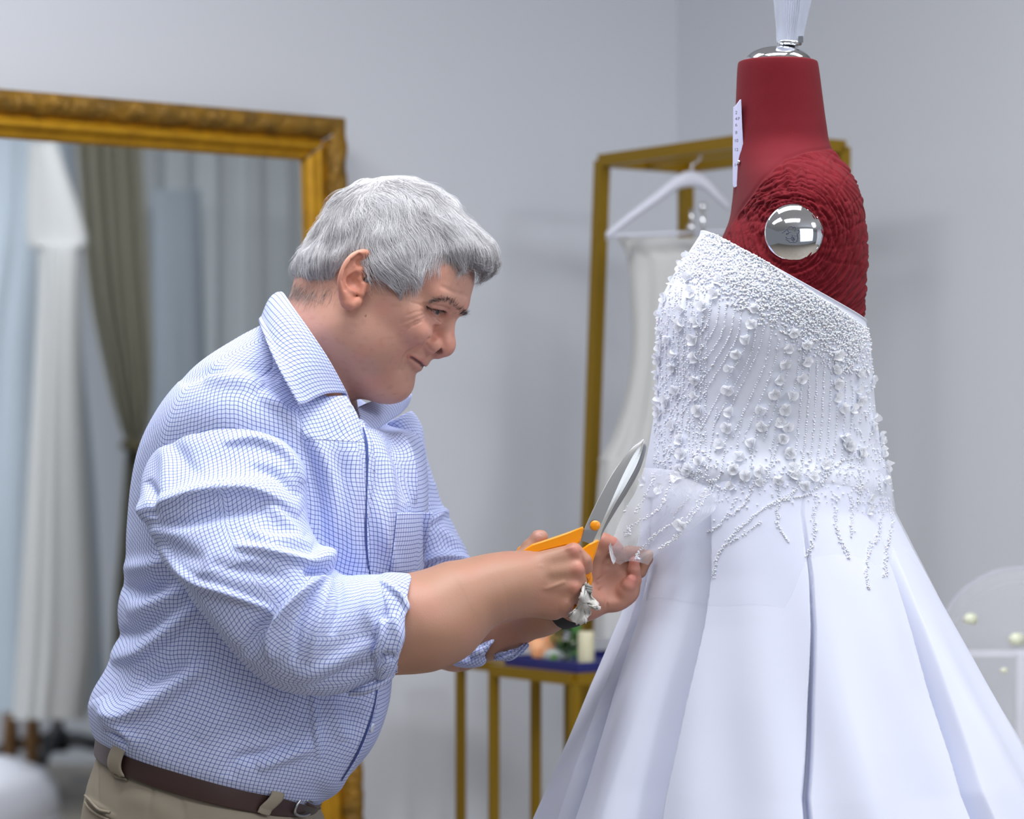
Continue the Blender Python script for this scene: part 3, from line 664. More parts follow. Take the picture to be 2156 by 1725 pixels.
# skirt
th = np.linspace(-np.pi, np.pi, 1200); nv = 110
vals = []; tops = [-78, -31.3, 12.5, 53, 92, 128, 164, 200, 240]; bots = [-74, -38, -4.4, 34.6, 82, 122, 160, 200, 244]
def skirt_row(f):                       # f = 0 waist .. 1 bottom of the picture .. beyond to the floor
    if f <= 1:
        y = 985 + 740 * f
        lx = np.interp(y, [985, 1060, 1110, 1200, 1300, 1450, 1725], [1364, 1356, 1350, 1336, 1303, 1237, 1127]); rx = np.interp(y, [985, 1030, 1075, 1150, 1260, 1430, 1545, 1725], [1868, 1873, 1879, 1920, 1983, 2084, 2156, 2262])
        b = .150 + .018 * f + .10 * f ** 1.1
    else:
        g = f - 1; y = 1725 + g * 1780; e = 1 - (1 - min(g, 1)) ** 1.6; lx = 1127 - 250 * e; rx = 2262 + 260 * e; b = .268 + .11 * e
    return lx, rx, y, b
fs = np.concatenate([np.linspace(0, 1, 86), np.linspace(1, 1.985, 26)[1:]])
def skirt_point(f, tn, off=0.0):
    lx, rx, y, b = skirt_row(f); A, B = P(lx, y, MD), P(rx, y, MD); C = (A + B) / 2; a = (B - A)[0] / 2
    s, c = np.sin(tn), np.cos(tn); r = np.ones_like(tn)
    ff = min(f, 1.0); o = np.zeros_like(tn)
    for tp, bt in zip(tops, bots):
        v = math.radians(tp + (bt - tp) * min(1, ff * 1.15) ** .8); d = np.angle(np.exp(1j * (tn - v)))
        w = .002 + .010 * ff; dep = .001 + .026 * sstep(.05, .75, ff) + .012 * ff; k = bots.index(bt); dep *= .7 if k % 3 == 2 else 1
        sl, sr, wl, wr = ((.26, .007, w * .3, w * .3), (.012, .018, w * .3, w * .3), (.010, .09, w, w * 2.4))[k % 3 - 1]
        o -= dep * np.where(d < 0, 1 - sstep(wl, wl + sl, -d), 1 - sstep(wr, wr + sr, d)) + .45 * dep * np.exp(-(d / .2) ** 2)
    o += (.006 * np.sin(tn * 9 + 2 * f) + .004 * np.sin(tn * 17 + 1 - 3 * f)) * sstep(.1, 1, ff)
    nx, ny = s / a, -c / b; L = np.hypot(nx, ny)
    return np.stack([C[0] + a * s + (o + off) * nx / L, MD - b * c + (o + off) * ny / L, np.full_like(tn, C[2])], -1)
G = np.array([skirt_point(f, th) for f in fs])
V, F = gridmesh(G); skirt = mesh('skirt', V, F, M_satin, gown)
BVd = BVHTree.FromPolygons(np.concatenate([V, bod_v := np.array([q.co for q in bod.data.vertices])]).tolist(), np.concatenate([F, gridmesh(np.zeros((200, 300, 3)))[1] + len(V)]).tolist())
camo = Vector((0, 0, CAMH))
def hit(px, py):
    l, n, _, _ = BVd.ray_cast(camo, Vector(P(px, py, 1) - [0, 0, CAMH]).normalized())
    if l is None or l[1] > MD - .012: return None
    n = np.array(n); n = -n if n[1] > 0 else n
    return np.array(l), n
# tulle over the hips, hem hanging free
M_tulle = tulle_mat('soft_tulle', .11); thu = np.linspace(-np.pi, np.pi, 400)
G = []
for f in np.linspace(0.0, .345, 30):
    G.append(skirt_point(f * (1 + .08 * 0), thu, .0025))
G = np.array(G); G[..., 2] -= (np.linspace(0, 1, 30)[:, None] ** 2) * (.012 + .006 * np.sin(thu * 3 + .5) + .004 * np.sin(thu * 8))[None]
V, F = gridmesh(G); mesh('hip_tulle', V, F, M_tulle, gown)
# the piece of tulle that the left hand draws out
def pull(u, v):
    top = spline([(1356, 985, 3.06), (1348, 1010, 3.05), (1336, 1040, 3.04), (1318, 1070, 3.02), (1296, 1120, 3.0), (1288, 1150, 2.985), (1292, 1180, 2.978), (1306, 1190, 2.978)], 0, np.array([v * 7]))[0]
    mid = spline([(1420, 990, 3.0), (1412, 1030, 2.968), (1400, 1060, 2.957), (1388, 1090, 2.955), (1360, 1130, 2.96), (1340, 1155, 2.968), (1330, 1172, 2.970), (1328, 1182, 2.970)], 0, np.array([v * 7]))[0]
    end = spline([(1520, 1000, 2.985), (1518, 1040, 2.958), (1510, 1064, 2.950), (1500, 1080, 2.942), (1470, 1105, 2.940), (1425, 1140, 2.946), (1380, 1170, 2.955), (1365, 1190, 2.96)], 0, np.array([v * 7]))[0]
    q = (1 - u) * (1 - u) * top + 2 * u * (1 - u) * (2 * mid - .5 * top - .5 * end) + u * u * end; p = P(*q)
    p[1] += .004 * math.sin(9 * u + 3 * v) * math.sin(math.pi * u); return p
G = np.array([[pull(u, v) for u in np.linspace(0, 1, 40)] for v in np.linspace(0, 1, 50)])
V, F = gridmesh(G); du_ = np.concatenate([np.zeros((50, 1)), np.cumsum(np.linalg.norm(np.diff(G, axis=1), axis=2), 1)], 1); dv_ = np.concatenate([np.zeros((1, 40)), np.cumsum(np.linalg.norm(np.diff(G, axis=0), axis=2), 0)], 0)
mesh('drawn_tulle', V, F, tulle_mat('drawn_tulle', .20, net=.0012), gown, uv=np.stack([du_.ravel(), dv_.ravel()], 1))
BVp = BVHTree.FromPolygons(V.tolist(), F.tolist())
def hit2(px, py):
    l, n, _, _ = BVp.ray_cast(camo, Vector(P(px, py, 1) - [0, 0, CAMH]).normalized())
    h = hit(px, py)
    if l is None or (h is not None and h[0][1] < l[1]): return h
    n = np.array(n); return np.array(l), (-n if n[1] > 0 else n)
for nm, pts in (('loose_tulle_end', [(1286, 1142), (1282, 1150), (1284, 1168), (1288, 1182), (1292, 1189), (1296, 1182), (1297, 1177), (1291, 1166), (1288, 1152)]),):
    mb = MB(); A = [P(x, y, 2.968) for x, y in pts]; A = [a + [0, .002 * math.sin(i * 1.7), 0] for i, a in enumerate(A)]; B = [a + [0, .0006, 0] for a in A]; k = len(A)
    mb.add(A + B, [list(range(k)), list(range(k, 2 * k))[::-1]] + [[i, k + i, k + (i + 1) % k, (i + 1) % k] for i in range(k)]); mb.build(nm, M_petal, gown)

# beads: icosahedra, gathered by kind
ICO = []; g_ = (1 + 5 ** .5) / 2
ICO = np.array([(-1, g_, 0), (1, g_, 0), (-1, -g_, 0), (1, -g_, 0), (0, -1, g_), (0, 1, g_), (0, -1, -g_), (0, 1, -g_), (g_, 0, -1), (g_, 0, 1), (-g_, 0, -1), (-g_, 0, 1)]) / math.sqrt(1 + g_ * g_)
IF = np.array([(0, 11, 5), (0, 5, 1), (0, 1, 7), (0, 7, 10), (0, 10, 11), (1, 5, 9), (5, 11, 4), (11, 10, 2), (10, 7, 6), (7, 1, 8), (3, 9, 4), (3, 4, 2), (3, 2, 6), (3, 6, 8), (3, 8, 9), (4, 9, 5), (2, 4, 11), (6, 2, 10), (8, 6, 7), (9, 8, 1)])
def beads(name, C, R, m, smooth=True):
    C = np.asarray(C); R = np.asarray(R); k = len(C)
    V = (C[:, None, :] + ICO[None] * R[:, None, None]).reshape(-1, 3); F = (IF[None] + (np.arange(k) * 12)[:, None, None]).reshape(-1, 3)
    return mesh(name, V, F, m, gown, smooth, kind='stuff')
PC, PR, CC, CR = [], [], [], []
def bead(px, py, rpx, crystal=False, fn=hit):
    h = fn(px, py)
    if h is None: return
    l, n = h; r = rpx * l[1] / FPX; p = l + n * r * .8
    if crystal: CC.append(p); CR.append(r)
    else: PC.append(p); PR.append(r)
def band_y(x): return np.interp(x, [1478, 1496, 1522, 1567, 1619, 1665, 1713, 1762, 1811, 1840], [490, 489, 496, 520, 551, 583, 616, 645, 681, 702])
for i in range(5200):                    # beaded band along the top edge
    u = rng.uniform(0, 1); x = 1440 + 396 * u; depth = rng.uniform(0, 1) ** 1.25 * (92 + 26 * math.sin(u * 9))
    ux, uy = .86, .5; e = rng.uniform(0, 1)
    bx = 1484 + 352 * e; by = band_y(bx) + 3; nx, ny = -.52 - .1 * (1 - e), .85
    bead(bx + nx * depth, by + ny * depth, rng.choice([1.7, 2.0, 2.4, 2.9]), rng.uniform() < .3)
for x in np.arange(1486, 1822, 5.2): bead(x, band_y(x) + 4, 2.6)
for i in range(900):                    # scattered small beads near the front edge
    bead(1378 + rng.uniform(0, 1) ** 1.4 * 110, rng.uniform(560, 1010), rng.choice([1.4, 1.8, 2.1]), rng.uniform() < .35)
def strand(pts, step=4.6, r=2.0, jit=.7, fn=hit, double=0, cr=.25):
    pts = np.array(pts, float); L = np.linalg.norm(np.diff(pts, axis=0), axis=1).sum(); n = max(4, int(L / step)); S = spline(pts, n)
    for x, y in S:
        for k in range(1 + double): bead(x + rng.normal() * (jit + 1.3 * double), y + rng.normal() * jit, r * rng.uniform(.6, 1.1), rng.uniform() < cr, fn)
for x0 in np.arange(1500, 1700, 15.5):   # bead lines that sweep from the band towards the front
    y0 = band_y(x0 + 45) + 118 + rng.uniform(-14, 14); L = rng.uniform(170, 300); s = .2 + .38 * (1700 - x0) / 200
    strand([(x0, y0), (x0 - 10, y0 + L * .25), (x0 - 10 - L * .3 * s, y0 + L * .5), (x0 - 14 - L * .62 * s, y0 + L * .78), (x0 - 18 - L * .85 * s, y0 + L)])
for x0 in np.arange(1690, 1800, 15):     # straighter lines below the arm
    y0 = band_y(x0 + 40) + 116; strand([(x0, y0), (x0 - 3, y0 + 80), (x0 - 10, y0 + 170), (x0 - 20 + rng.uniform(-5, 5), min(1000, y0 + 260))], r=2.2)
for x0 in np.arange(1392, 1500, 12):     # upright columns at the front
    y0 = 600 + (x0 - 1392) * .2; strand([(x0 + 8, y0), (x0, y0 + 120), (x0 - 2, y0 + 240), (x0 + rng.uniform(-8, 4), 1000)], r=1.8)
for x0 in (1500, 1530, 1556, 1590, 1630): strand([(x0 + 10, 860), (x0 - 2, 930), (x0 - 10, 985), (x0 - 30, 1040)], r=1.9)
DOWN = [[(1500, 1010), (1455, 1080), (1400, 1112), (1372, 1135), (1345, 1165), (1341, 1180)], [(1505, 1010), (1480, 1060), (1440, 1110), (1420, 1135), (1390, 1155)], [(1375, 1000), (1370, 1025), (1340, 1080)],
        [(1318, 1040), (1315, 1075), (1298, 1095), (1288, 1115), (1284, 1140)], [(1415, 1000), (1400, 1050), (1380, 1080), (1328, 1110), (1322, 1130)]]
for p in DOWN: strand(p, 3.4, 2.3, 1.2, hit2, 1, .35)
SK = [[(1600, 1100), (1560, 1130), (1525, 1150), (1508, 1180), (1502, 1215)], [(1550, 1050), (1530, 1090), (1510, 1110), (1492, 1120)], [(1640, 1000), (1640, 1050), (1636, 1100)], [(1715, 1040), (1713, 1090), (1716, 1120), (1705, 1160), (1697, 1172)],
      [(1757, 1040), (1760, 1100), (1765, 1130), (1782, 1160), (1788, 1175)], [(1790, 1040), (1792, 1090), (1793, 1130)], [(1836, 1140), (1826, 1175), (1824, 1215), (1828, 1240)], [(1868, 1050), (1877, 1100), (1870, 1140), (1865, 1180), (1862, 1215)],
      [(1850, 1010), (1858, 1060), (1850, 1120), (1842, 1145)], [(1735, 1010), (1700, 1042), (1660, 1050), (1620, 1066)], [(1780, 965), (1750, 990), (1730, 1010)], [(1636, 1080), (1640, 1110), (1660, 1140)], [(1690, 1010), (1660, 1045), (1610, 1070), (1560, 1110), (1530, 1140)],
      [(1810, 960), (1812, 1020), (1805, 1060)], [(1470, 1010), (1440, 1060), (1415, 1085)], [(1590, 1010), (1570, 1060), (1540, 1085)]]
for p in SK: strand(p, 3.6, 2.2, 1.0, hit, 1, .35)
for i in range(420): bead(rng.uniform(1400, 1880), rng.normal(1005, 34), rng.choice([1.5, 2, 2.6]), rng.uniform() < .4)
for i in range(300): bead(rng.uniform(1785, 1850), rng.uniform(690, 790), rng.choice([1.7, 2, 2.6]), rng.uniform() < .3)
for i in range(260): bead(rng.uniform(1790, 1880), rng.uniform(760, 1080), rng.choice([1.5, 2, 2.4]), rng.uniform() < .4)
beads('pearl_bead_trim', PC, PR, M_pearl); beads('crystal_bead_trim', CC, CR, M_cryst, False)
# organza blossoms, four shapes shared
def petal_mesh(seed):
    g = np.random.default_rng(seed); mb = MB(); npet = [4, 3, 5, 3][seed % 4]
    for k in range(npet):
        a = k * 2 * math.pi / npet + g.uniform(-.25, .25); L = g.uniform(.85, 1.1); w = g.uniform(.58, .72); lift = g.uniform(.5, 1.05)
        d = np.array([math.cos(a), math.sin(a), 0]); s = np.array([-d[1], d[0], 0]); G = []
        for tt in np.linspace(0, 1, 6):
            ww = w * math.sin(math.pi * min(.97, .12 + .8 * tt)) ** .7
            G.append([d * L * tt * math.cos(lift * tt) + s * ww * q + np.array([0, 0, .12 + L * tt * math.sin(lift * tt) * .9 - .3 * q * q * ww]) for q in (-1, -.5, 0, .5, 1)])
        mb.grid(np.array(G))
    for k in range(3):
        a = k * 2.1; mb.add(ICO * .10 + np.array([.15 * math.cos(a), .15 * math.sin(a), .22]), IF.tolist())
    return mb
protos = []
Z3 = lambda L: [(1340 + x * .3246, 460 + y * .3246) for x, y in L]
FL = Z3([(290, 320), (240, 410), (190, 520), (150, 620), (160, 730), (160, 820), (150, 910), (130, 1010), (135, 1110), (150, 1190), (155, 1250), (300, 590), (285, 690), (250, 880), (240, 960), (260, 1110), (240, 1340), (290, 1430), (300, 1530), (410, 1570), (360, 480), (350, 380),
         (440, 570), (390, 670), (370, 780), (380, 895), (385, 1045), (385, 1150), (405, 1240), (540, 400), (510, 495), (770, 580), (745, 680), (710, 780), (650, 875), (605, 970), (600, 1110), (605, 1250), (590, 1355), (540, 1460), (670, 1545), (630, 1630),
         (1020, 740), (990, 840), (970, 940), (930, 1040), (895, 1135), (810, 1240), (815, 1350), (745, 1450), (1100, 815), (1105, 925), (1070, 1035), (1010, 1140), (965, 1235), (930, 1320), (985, 1350), (950, 1425), (995, 1520), (1025, 1660), (1300, 880), (1290, 975), (1300, 1065), (1300, 1160), (1340, 1230), (1400, 1230),
         (1440, 1000), (1435, 1110), (1445, 1180), (1350, 1420), (1380, 1480), (1460, 1510), (1525, 1050), (1535, 1300), (1585, 1420), (1608, 1515), (1612, 1610), (1530, 1350), (330, 1640), (280, 1630), (200, 1180), (210, 780), (330, 250), (800, 1640)])
FL += [(1434, 1106), (1432, 986), (1451, 987), (1357, 1015), (1390, 1034), (1423, 1010), (1545, 987), (1540, 1023), (1646, 924), (1662, 951), (1668, 986), (1675, 1001), (1712, 1003), (1697, 1023), (1736, 979), (1776, 920), (1783, 937), (1811, 950), (1860, 930), (1864, 953), (1866, 984), (1862, 1012), (1831, 1050), (1827, 1074), (1640, 1010), (1600, 1015), (1570, 1000)]
mesh_fl = []
for i in range(4):
    b = petal_mesh(i); me = bpy.data.meshes.new('blossom'); V = np.concatenate(b.V); me.from_pydata(V.tolist(), [], b.F); me.polygons.foreach_set('use_smooth', [True] * len(me.polygons)); me.materials.append(M_petal); mesh_fl.append(me)
for i, (x, y) in enumerate(FL):
    h = hit2(x, y)
    for k in range(1, 14):
        if h is not None: break
        h = hit2(x + 3 * k * (1 if x < 1620 else -1), y)
    if h is None: continue
    l, n = h; r = rng.uniform(12.5, 16.5) * l[1] / FPX
    z = n + np.array([0, -.25, -.35]); z /= np.linalg.norm(z); xx = np.cross((.2, 0, 1), z); xx /= np.linalg.norm(xx); yy = np.cross(z, xx); a = rng.uniform(0, 6.28)
    R3_ = np.stack([xx * math.cos(a) + yy * math.sin(a), yy * math.cos(a) - xx * math.sin(a), z], 1) * r
    M = Matrix([[*R3_[j], (l + n * .0012)[j]] for j in range(3)] + [[0, 0, 0, 1]])
    o = bpy.data.objects.new('blossom', mesh_fl[i % 4]); COL.objects.link(o); adopt(o, gown); o.matrix_basis = M
mb = MB(); c = P(1812, 676, 3.09); mb.box(c + [0, -.004, 0], .0045, .004, .006); mb.box(c + [.0015, -.004, .004], .004, .003, .003); mb.build('zip_pull', M_blk2, gown)
# ---------------------------------------------------------------- the man
man = thing('person', (P(430, 1700, 3.1)[0], 3.1, 0), 'grey haired man in a blue checked shirt leaning over the dress with scissors', 'person')
M_skin = mat('skin', lin(196, 142, 122), 0.46, spec=.42, sss=.08, vcol=True, bump=(620, .22, .0007))
HD0 = 3.05; PIT, YAW = math.radians(28), math.radians(9)
FX = np.array([math.cos(PIT), 0, -math.sin(PIT)]); HU = np.array([math.sin(PIT), 0, math.cos(PIT)])
HF = math.cos(YAW) * FX + math.sin(YAW) * np.array([0, -1.0, 0]); HL_ = math.cos(YAW) * np.array([0, 1.0, 0]) + math.sin(YAW) * FX
HO = P(757, 610, HD0); HR = np.stack([HF, HL_, HU], 1)     # head axes: forward, far side, up (mm)
MMPX = HD0 / FPX * 1000
def HW(L): return HO + (np.asarray(L, float) * .001) @ HR.T
def HLoc(W): return ((np.asarray(W) - HO) @ HR) * 1000
def hl(px, py, yn=0.0):                 # photo pixel + distance from the middle plane (near side) -> head mm
    q = HLoc(P(px, py, HD0 - yn * .001 * math.cos(YAW))); q = q + (yn + q[1]) / math.cos(YAW) * np.array([math.sin(YAW), -math.cos(YAW), 0]); return np.array([q[0], yn, q[2]])
def rot(ax, deg): return np.array(Matrix.Rotation(math.radians(deg), 3, ax))
def head_base(q0):
    q = q0.copy(); q[:, 1] = np.abs(q[:, 1])
    d = ell(q, (16, 0, 48), (88, 75, 80))
    d = smin(d, ell(q, (-42, 0, 2), (30, 50, 40)), 25)
    d = smin(d, ell(q, (52, 0, 48), (61, 62, 50)), 22)
    d = smin(d, ell(q, (42, 0, -14), (58, 60, 62)), 24)
    d = smin(d, ell(q, (70, 0, -34), (36, 30, 28)), 16)
    d = smin(d, cap(q, (16, 52, -52), (78, 15, -74), 21, 17), 26)
    d = smin(d, ell(q, (86, 0, -73), (19.5, 21, 18)), 14)
    d = smin(d, ell(q, (34, 40, -40), (46, 27, 44)), 26)
    d = smin(d, ell(q, (48, 0, -80), (48, 40, 27)), 22)
    d = smin(d, cap(q, (-4, 0, -20), (-13, 0, -105), 57, 59), 26)            # neck
    d = smin(d, cap(q, (-13, 0, -105), (-42, 0, -185), 59, 58), 14)
    d = smin(d, cap(q, (105.5, 5, 36), (88, 42, 33), 12, 11), 12)            # brow
    d = smin(d, ell(q, (62, 56, 2), (25, 9, 12)), 20)
    d = smin(d, ell(q, (82, 35, -12), (23.5, 24, 19)), 9)                    # smiling cheek
    d = smax(d, -ell(q, (111, 30, 16), (19, 15, 9)), 9)                      # eye socket
    d = smin(d, ell(q, (86, 31, 17), (14.8, 17, 13.4)), 5)
    d = smin(d, cap(q, (103, 18, 24), (90, 46, 22.5), 4.5, 5), 6)            # heavy upper lid
    d = smin(d, chain(q, [(103, 19, 8), (98.5, 33, 6), (88, 45, 9)], [2.4, 3.0, 2.4], 2), 4)   # bag under the eye
    d = smin(d, cap(q, (103.5, 0, 22), (113.5, 0, -6), 7.8, 11.2), 9)        # nose
    d = smin(d, ell(q, (114, 0, -11.5), (14.6, 14, 13.6)), 6)
    d = smin(d, ell(q, (104, 15.5, -17), (13, 8.5, 11)), 4)
    d = smin(d, cap(q, (104, 0, -27), (113, 0, -23), 5, 6), 5)
    d = smin(d, chain(q, [(99, 0, -34), (92, 14, -34), (82, 23, -36)], [10, 9, 6]), 8)
    return d
VD = np.array([0, 1.0, 0]) @ HR
def onface(pts, f=None, org=(560, 404), sc=3.993):     # points of a zoomed view of the photo -> where they lie on the near side of the face (head mm)
    f = f or head_base; W = np.array([P(org[0] + x / sc, org[1] + y / sc, 2.90) for x, y in pts]); q = HLoc(W); D = W - [0, 0, CAMH]; D /= np.linalg.norm(D, axis=1, keepdims=True); D = D @ HR
    best = q.copy(); bd = np.full(len(q), 1e9)
    for _ in range(90):
        d = f(q); m = d < bd; best[m] = q[m]; bd = np.minimum(bd, d); q = q + D * np.clip(d * .8, 0, 20)[:, None]
        q = np.where((q[:, 1] > 25)[:, None], best, q)
    best = best.copy(); best[:, 1] = np.abs(best[:, 1]); return best
LIPU = onface([(1368, 1440), (1310, 1415), (1255, 1392), (1200, 1380)]); LIPU[0] = (104, 0, -38.6); LIPU[1:] += (LIPU[1:] * 0 + [-1.5, 0, 0])
LIPL = onface([(1300, 1500), (1262, 1465), (1225, 1420), (1200, 1386)]); LIPL[0] = (100, 0, -46.6); LIPL[1:] += [-1.5, 0, 0]
def head_lips(q0):
    q = q0.copy(); q[:, 1] = np.abs(q[:, 1]); d = head_base(q0)
    d = smin(d, chain(q, LIPU, [5.2, 3.8, 2.6, 1.2]), 3.5); return smin(d, chain(q, LIPL, [5.2, 4.0, 2.6, 1.0]), 4)
MOUTH = onface([(1322, 1470), (1300, 1447), (1250, 1412), (1200, 1382), (1188, 1372)], head_lips); MOUTH = np.concatenate([[(106, 0, -42.6)], MOUTH])
GRV = [(onface(p, head_lips), w, h) for p, w, h in (
    ([(1398, 1220), (1350, 1268), (1290, 1306), (1240, 1332), (1204, 1358), (1180, 1388)], 3.4, 7.0), ([(1185, 1380), (1160, 1430), (1135, 1490)], 3.2, 1.6), ([(1400, 1200), (1350, 1268), (1285, 1309), (1236, 1335)], 1.5, 1.6),
    ([(1366, 1235), (1350, 1280), (1368, 1322), (1402, 1338)], 1.5, 2.4), ([(1440, 1215), (1475, 1240), (1500, 1290)], 4, .8),
    ([(1335, 965), (1372, 1035), (1412, 1092), (1450, 1108)], 1.5, 2.0), ([(1352, 985), (1398, 1040), (1430, 1072)], 1.0, 1.0),
    ([(1325, 962), (1270, 940), (1222, 930)], 1.2, 1.0), ([(1340, 1020), (1280, 1050), (1200, 1080), (1130, 1110)], 1.1, .6), ([(1330, 1060), (1260, 1090), (1160, 1150)], 1.1, .55), ([(1322, 1000), (1260, 1010), (1180, 1040)], 1.1, .6), ([(1310, 1090), (1230, 1130), (1150, 1190)], 1.2, .7),
    ([(1330, 945), (1400, 950), (1470, 965), (1530, 985)], 1.6, 1.3), ([(1480, 800), (1590, 850), (1690, 880)], 2.5, .8), ([(1210, 1580), (1180, 1620), (1120, 1650)], 6, .8), ([(1000, 1660), (900, 1580), (820, 1480)], 12, 1.5))]
EYEO = onface([(1372, 990), (1420, 1006), (1465, 1024), (1500, 1018)], head_lips)
def head_sdf(q0, ears=True):
    q = q0.copy(); q[:, 1] = np.abs(q[:, 1]); d = head_lips(q0)
    d = smax(d, -ell(q, (114.5, 11.5, -20.5), (6.4, 5.6, 4.8), rot('Y', 25)), 1.6)
    d += groove(q, MOUTH, 1.25, 6.0) + groove(q, [(108, 0, -30), (107, 0, -36)], 2.5, .8)
    for p, w, h in GRV: d += groove(q, p, w, h)
    d = smax(d, -chain(q, EYEO, [1.1, 2.3, 3.2, 2.0]), 1.0)
    if ears:
        e = ear_sdf(q); d = smin(d, e, 3.5)
        d = smax(d, -ear_carve(q), 2.0)
        d = smin(d, ell(q, hl(773, 606, 73), (4.5, 4.5, 6)), 4)
    return d
ez = lambda x, y, yn: hl(690 + x / 7.84, 500 + y / 7.84, yn)
HELIX = [ez(600, 640, 76), ez(725, 345, 78), ez(650, 268, 84), ez(570, 258, 88), ez(450, 300, 92), ez(340, 405, 95), ez(260, 565, 96), ez(222, 740, 95), ez(240, 890, 92), ez(275, 985, 89)]
HELR = spline(np.array([2.2, 2.8, 3.2, 3.5, 3.7, 3.8, 3.8, 3.9, 4.0, 4.4])[:, None], 28)[:, 0]; HELIX = list(spline(HELIX, 28))
LOBE = [ez(260, 990, 88), ez(310, 1080, 86), ez(390, 1110, 84), ez(480, 1075, 81), ez(530, 1040, 78)]
def ear_sdf(q):
    c = ez(430, 700, 78)
    d = None
    for i in range(7, len(HELIX), 2):
        k = cap(q, c, HELIX[i] + np.array([0, -2.5, 0]), 7, 2.8); d = k if d is None else smin(d, k, 5)
    d = smin(d, chain(q, LOBE, [5, 6, 6.2, 5, 3.5], 3), 4)
    d = smin(d, cap(q, ez(400, 850, 82), ez(330, 980, 86), 5, 6), 5)
    d = smin(d, chain(q, HELIX, HELR, 2), 2)
    d = smin(d, chain(q, [ez(620, 470, 80), ez(480, 560, 85), ez(340, 640, 89), ez(300, 780, 89), ez(350, 880, 87), ez(430, 890, 85)], [2.8, 3.3, 3.6, 3.6, 4.2, 4.2], 2), 3)
    d = smin(d, cap(q, ez(600, 800, 79), ez(560, 930, 80), 4.2, 3.8), 4)
    return d
def ear_carve(q):
    d = chain(q, [ez(480, 650, 90), ez(420, 720, 91), ez(500, 790, 90), ez(520, 900, 87)], [5.5, 7, 6.5, 3.2], 3)
    d = np.minimum(d, chain(q, [ez(520, 320, 92), ez(400, 400, 95), ez(300, 540, 97), ez(262, 720, 97), ez(290, 860, 95)], [3.4, 3.0, 2.3, 2.1, 1.6]))
    return np.minimum(d, ell(q, ez(560, 420, 90), (7, 6, 6)))
V, F = surface(head_sdf, (-150, -112, -205), (132, 112, 136), 1.35)
# skin tones of the head, plus shade painted into mouth line and nostrils
def blob(q, c, r): return np.exp(-(((q - c) / r) ** 2).sum(1))
q = V.copy(); q[:, 1] = np.abs(q[:, 1])
base_c = np.array(lin(198, 149, 130)[:3]); tone = np.tile(base_c, (len(V), 1))
def mixc(m, c):
    global tone; c = np.array(lin(*c)[:3]); tone = tone * (1 - m[:, None]) + c * m[:, None]
mixc(.55 * blob(q, (80, 36, -12), (24, 22, 18)), (204, 124, 112)); mixc(.5 * blob(q, (108, 6, -12), (18, 18, 16)), (198, 118, 108))
mixc(.5 * np.clip(blob(q, (12, 88, 8), (26, 14, 40)) * 1.5, 0, 1) * (q[:, 1] > 78), (208, 122, 94))
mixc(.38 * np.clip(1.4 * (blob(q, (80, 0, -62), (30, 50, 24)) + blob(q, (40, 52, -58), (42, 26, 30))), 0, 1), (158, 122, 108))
lipd = np.minimum(chain(q, LIPU, [5.2, 3.8, 2.6, 1.2]), chain(q, LIPL, [5.2, 4.0, 2.6, 1.0]))
mixc(.6 * sstep(1.2, -.4, lipd), (186, 108, 102))
mixc(.92 * sstep(2.3, 1.5, pdist(q, MOUTH[:-1])), (96, 52, 48))  # shade between the lips, painted as a dark line
mixc(.5 * sstep(9, 2, pdist(q, EYEO)), (164, 108, 98)); mixc(np.clip(1.6 * blob(q, (112.5, 10.5, -19), (5, 4.5, 4)), 0, .92), (46, 24, 22))  # reddish eye rims; nostril shade painted into the colour
mixc(.28 * sstep(0, 1.4, Noise(.13, 16, 5)(V)), (196, 128, 114)); mixc(.16 * sstep(.3, 1.6, Noise(.6, 16, 6)(V)), (150, 98, 82))
mixc(.9 * sstep(1.6, .9, np.minimum(np.linalg.norm(q - onface([(838, 1044)])[0], axis=1), np.linalg.norm(q - onface([(1230, 825)])[0], axis=1))), (120, 80, 66))
HEAD_V, HEAD_F, HEAD_C = HW(V), F, tone

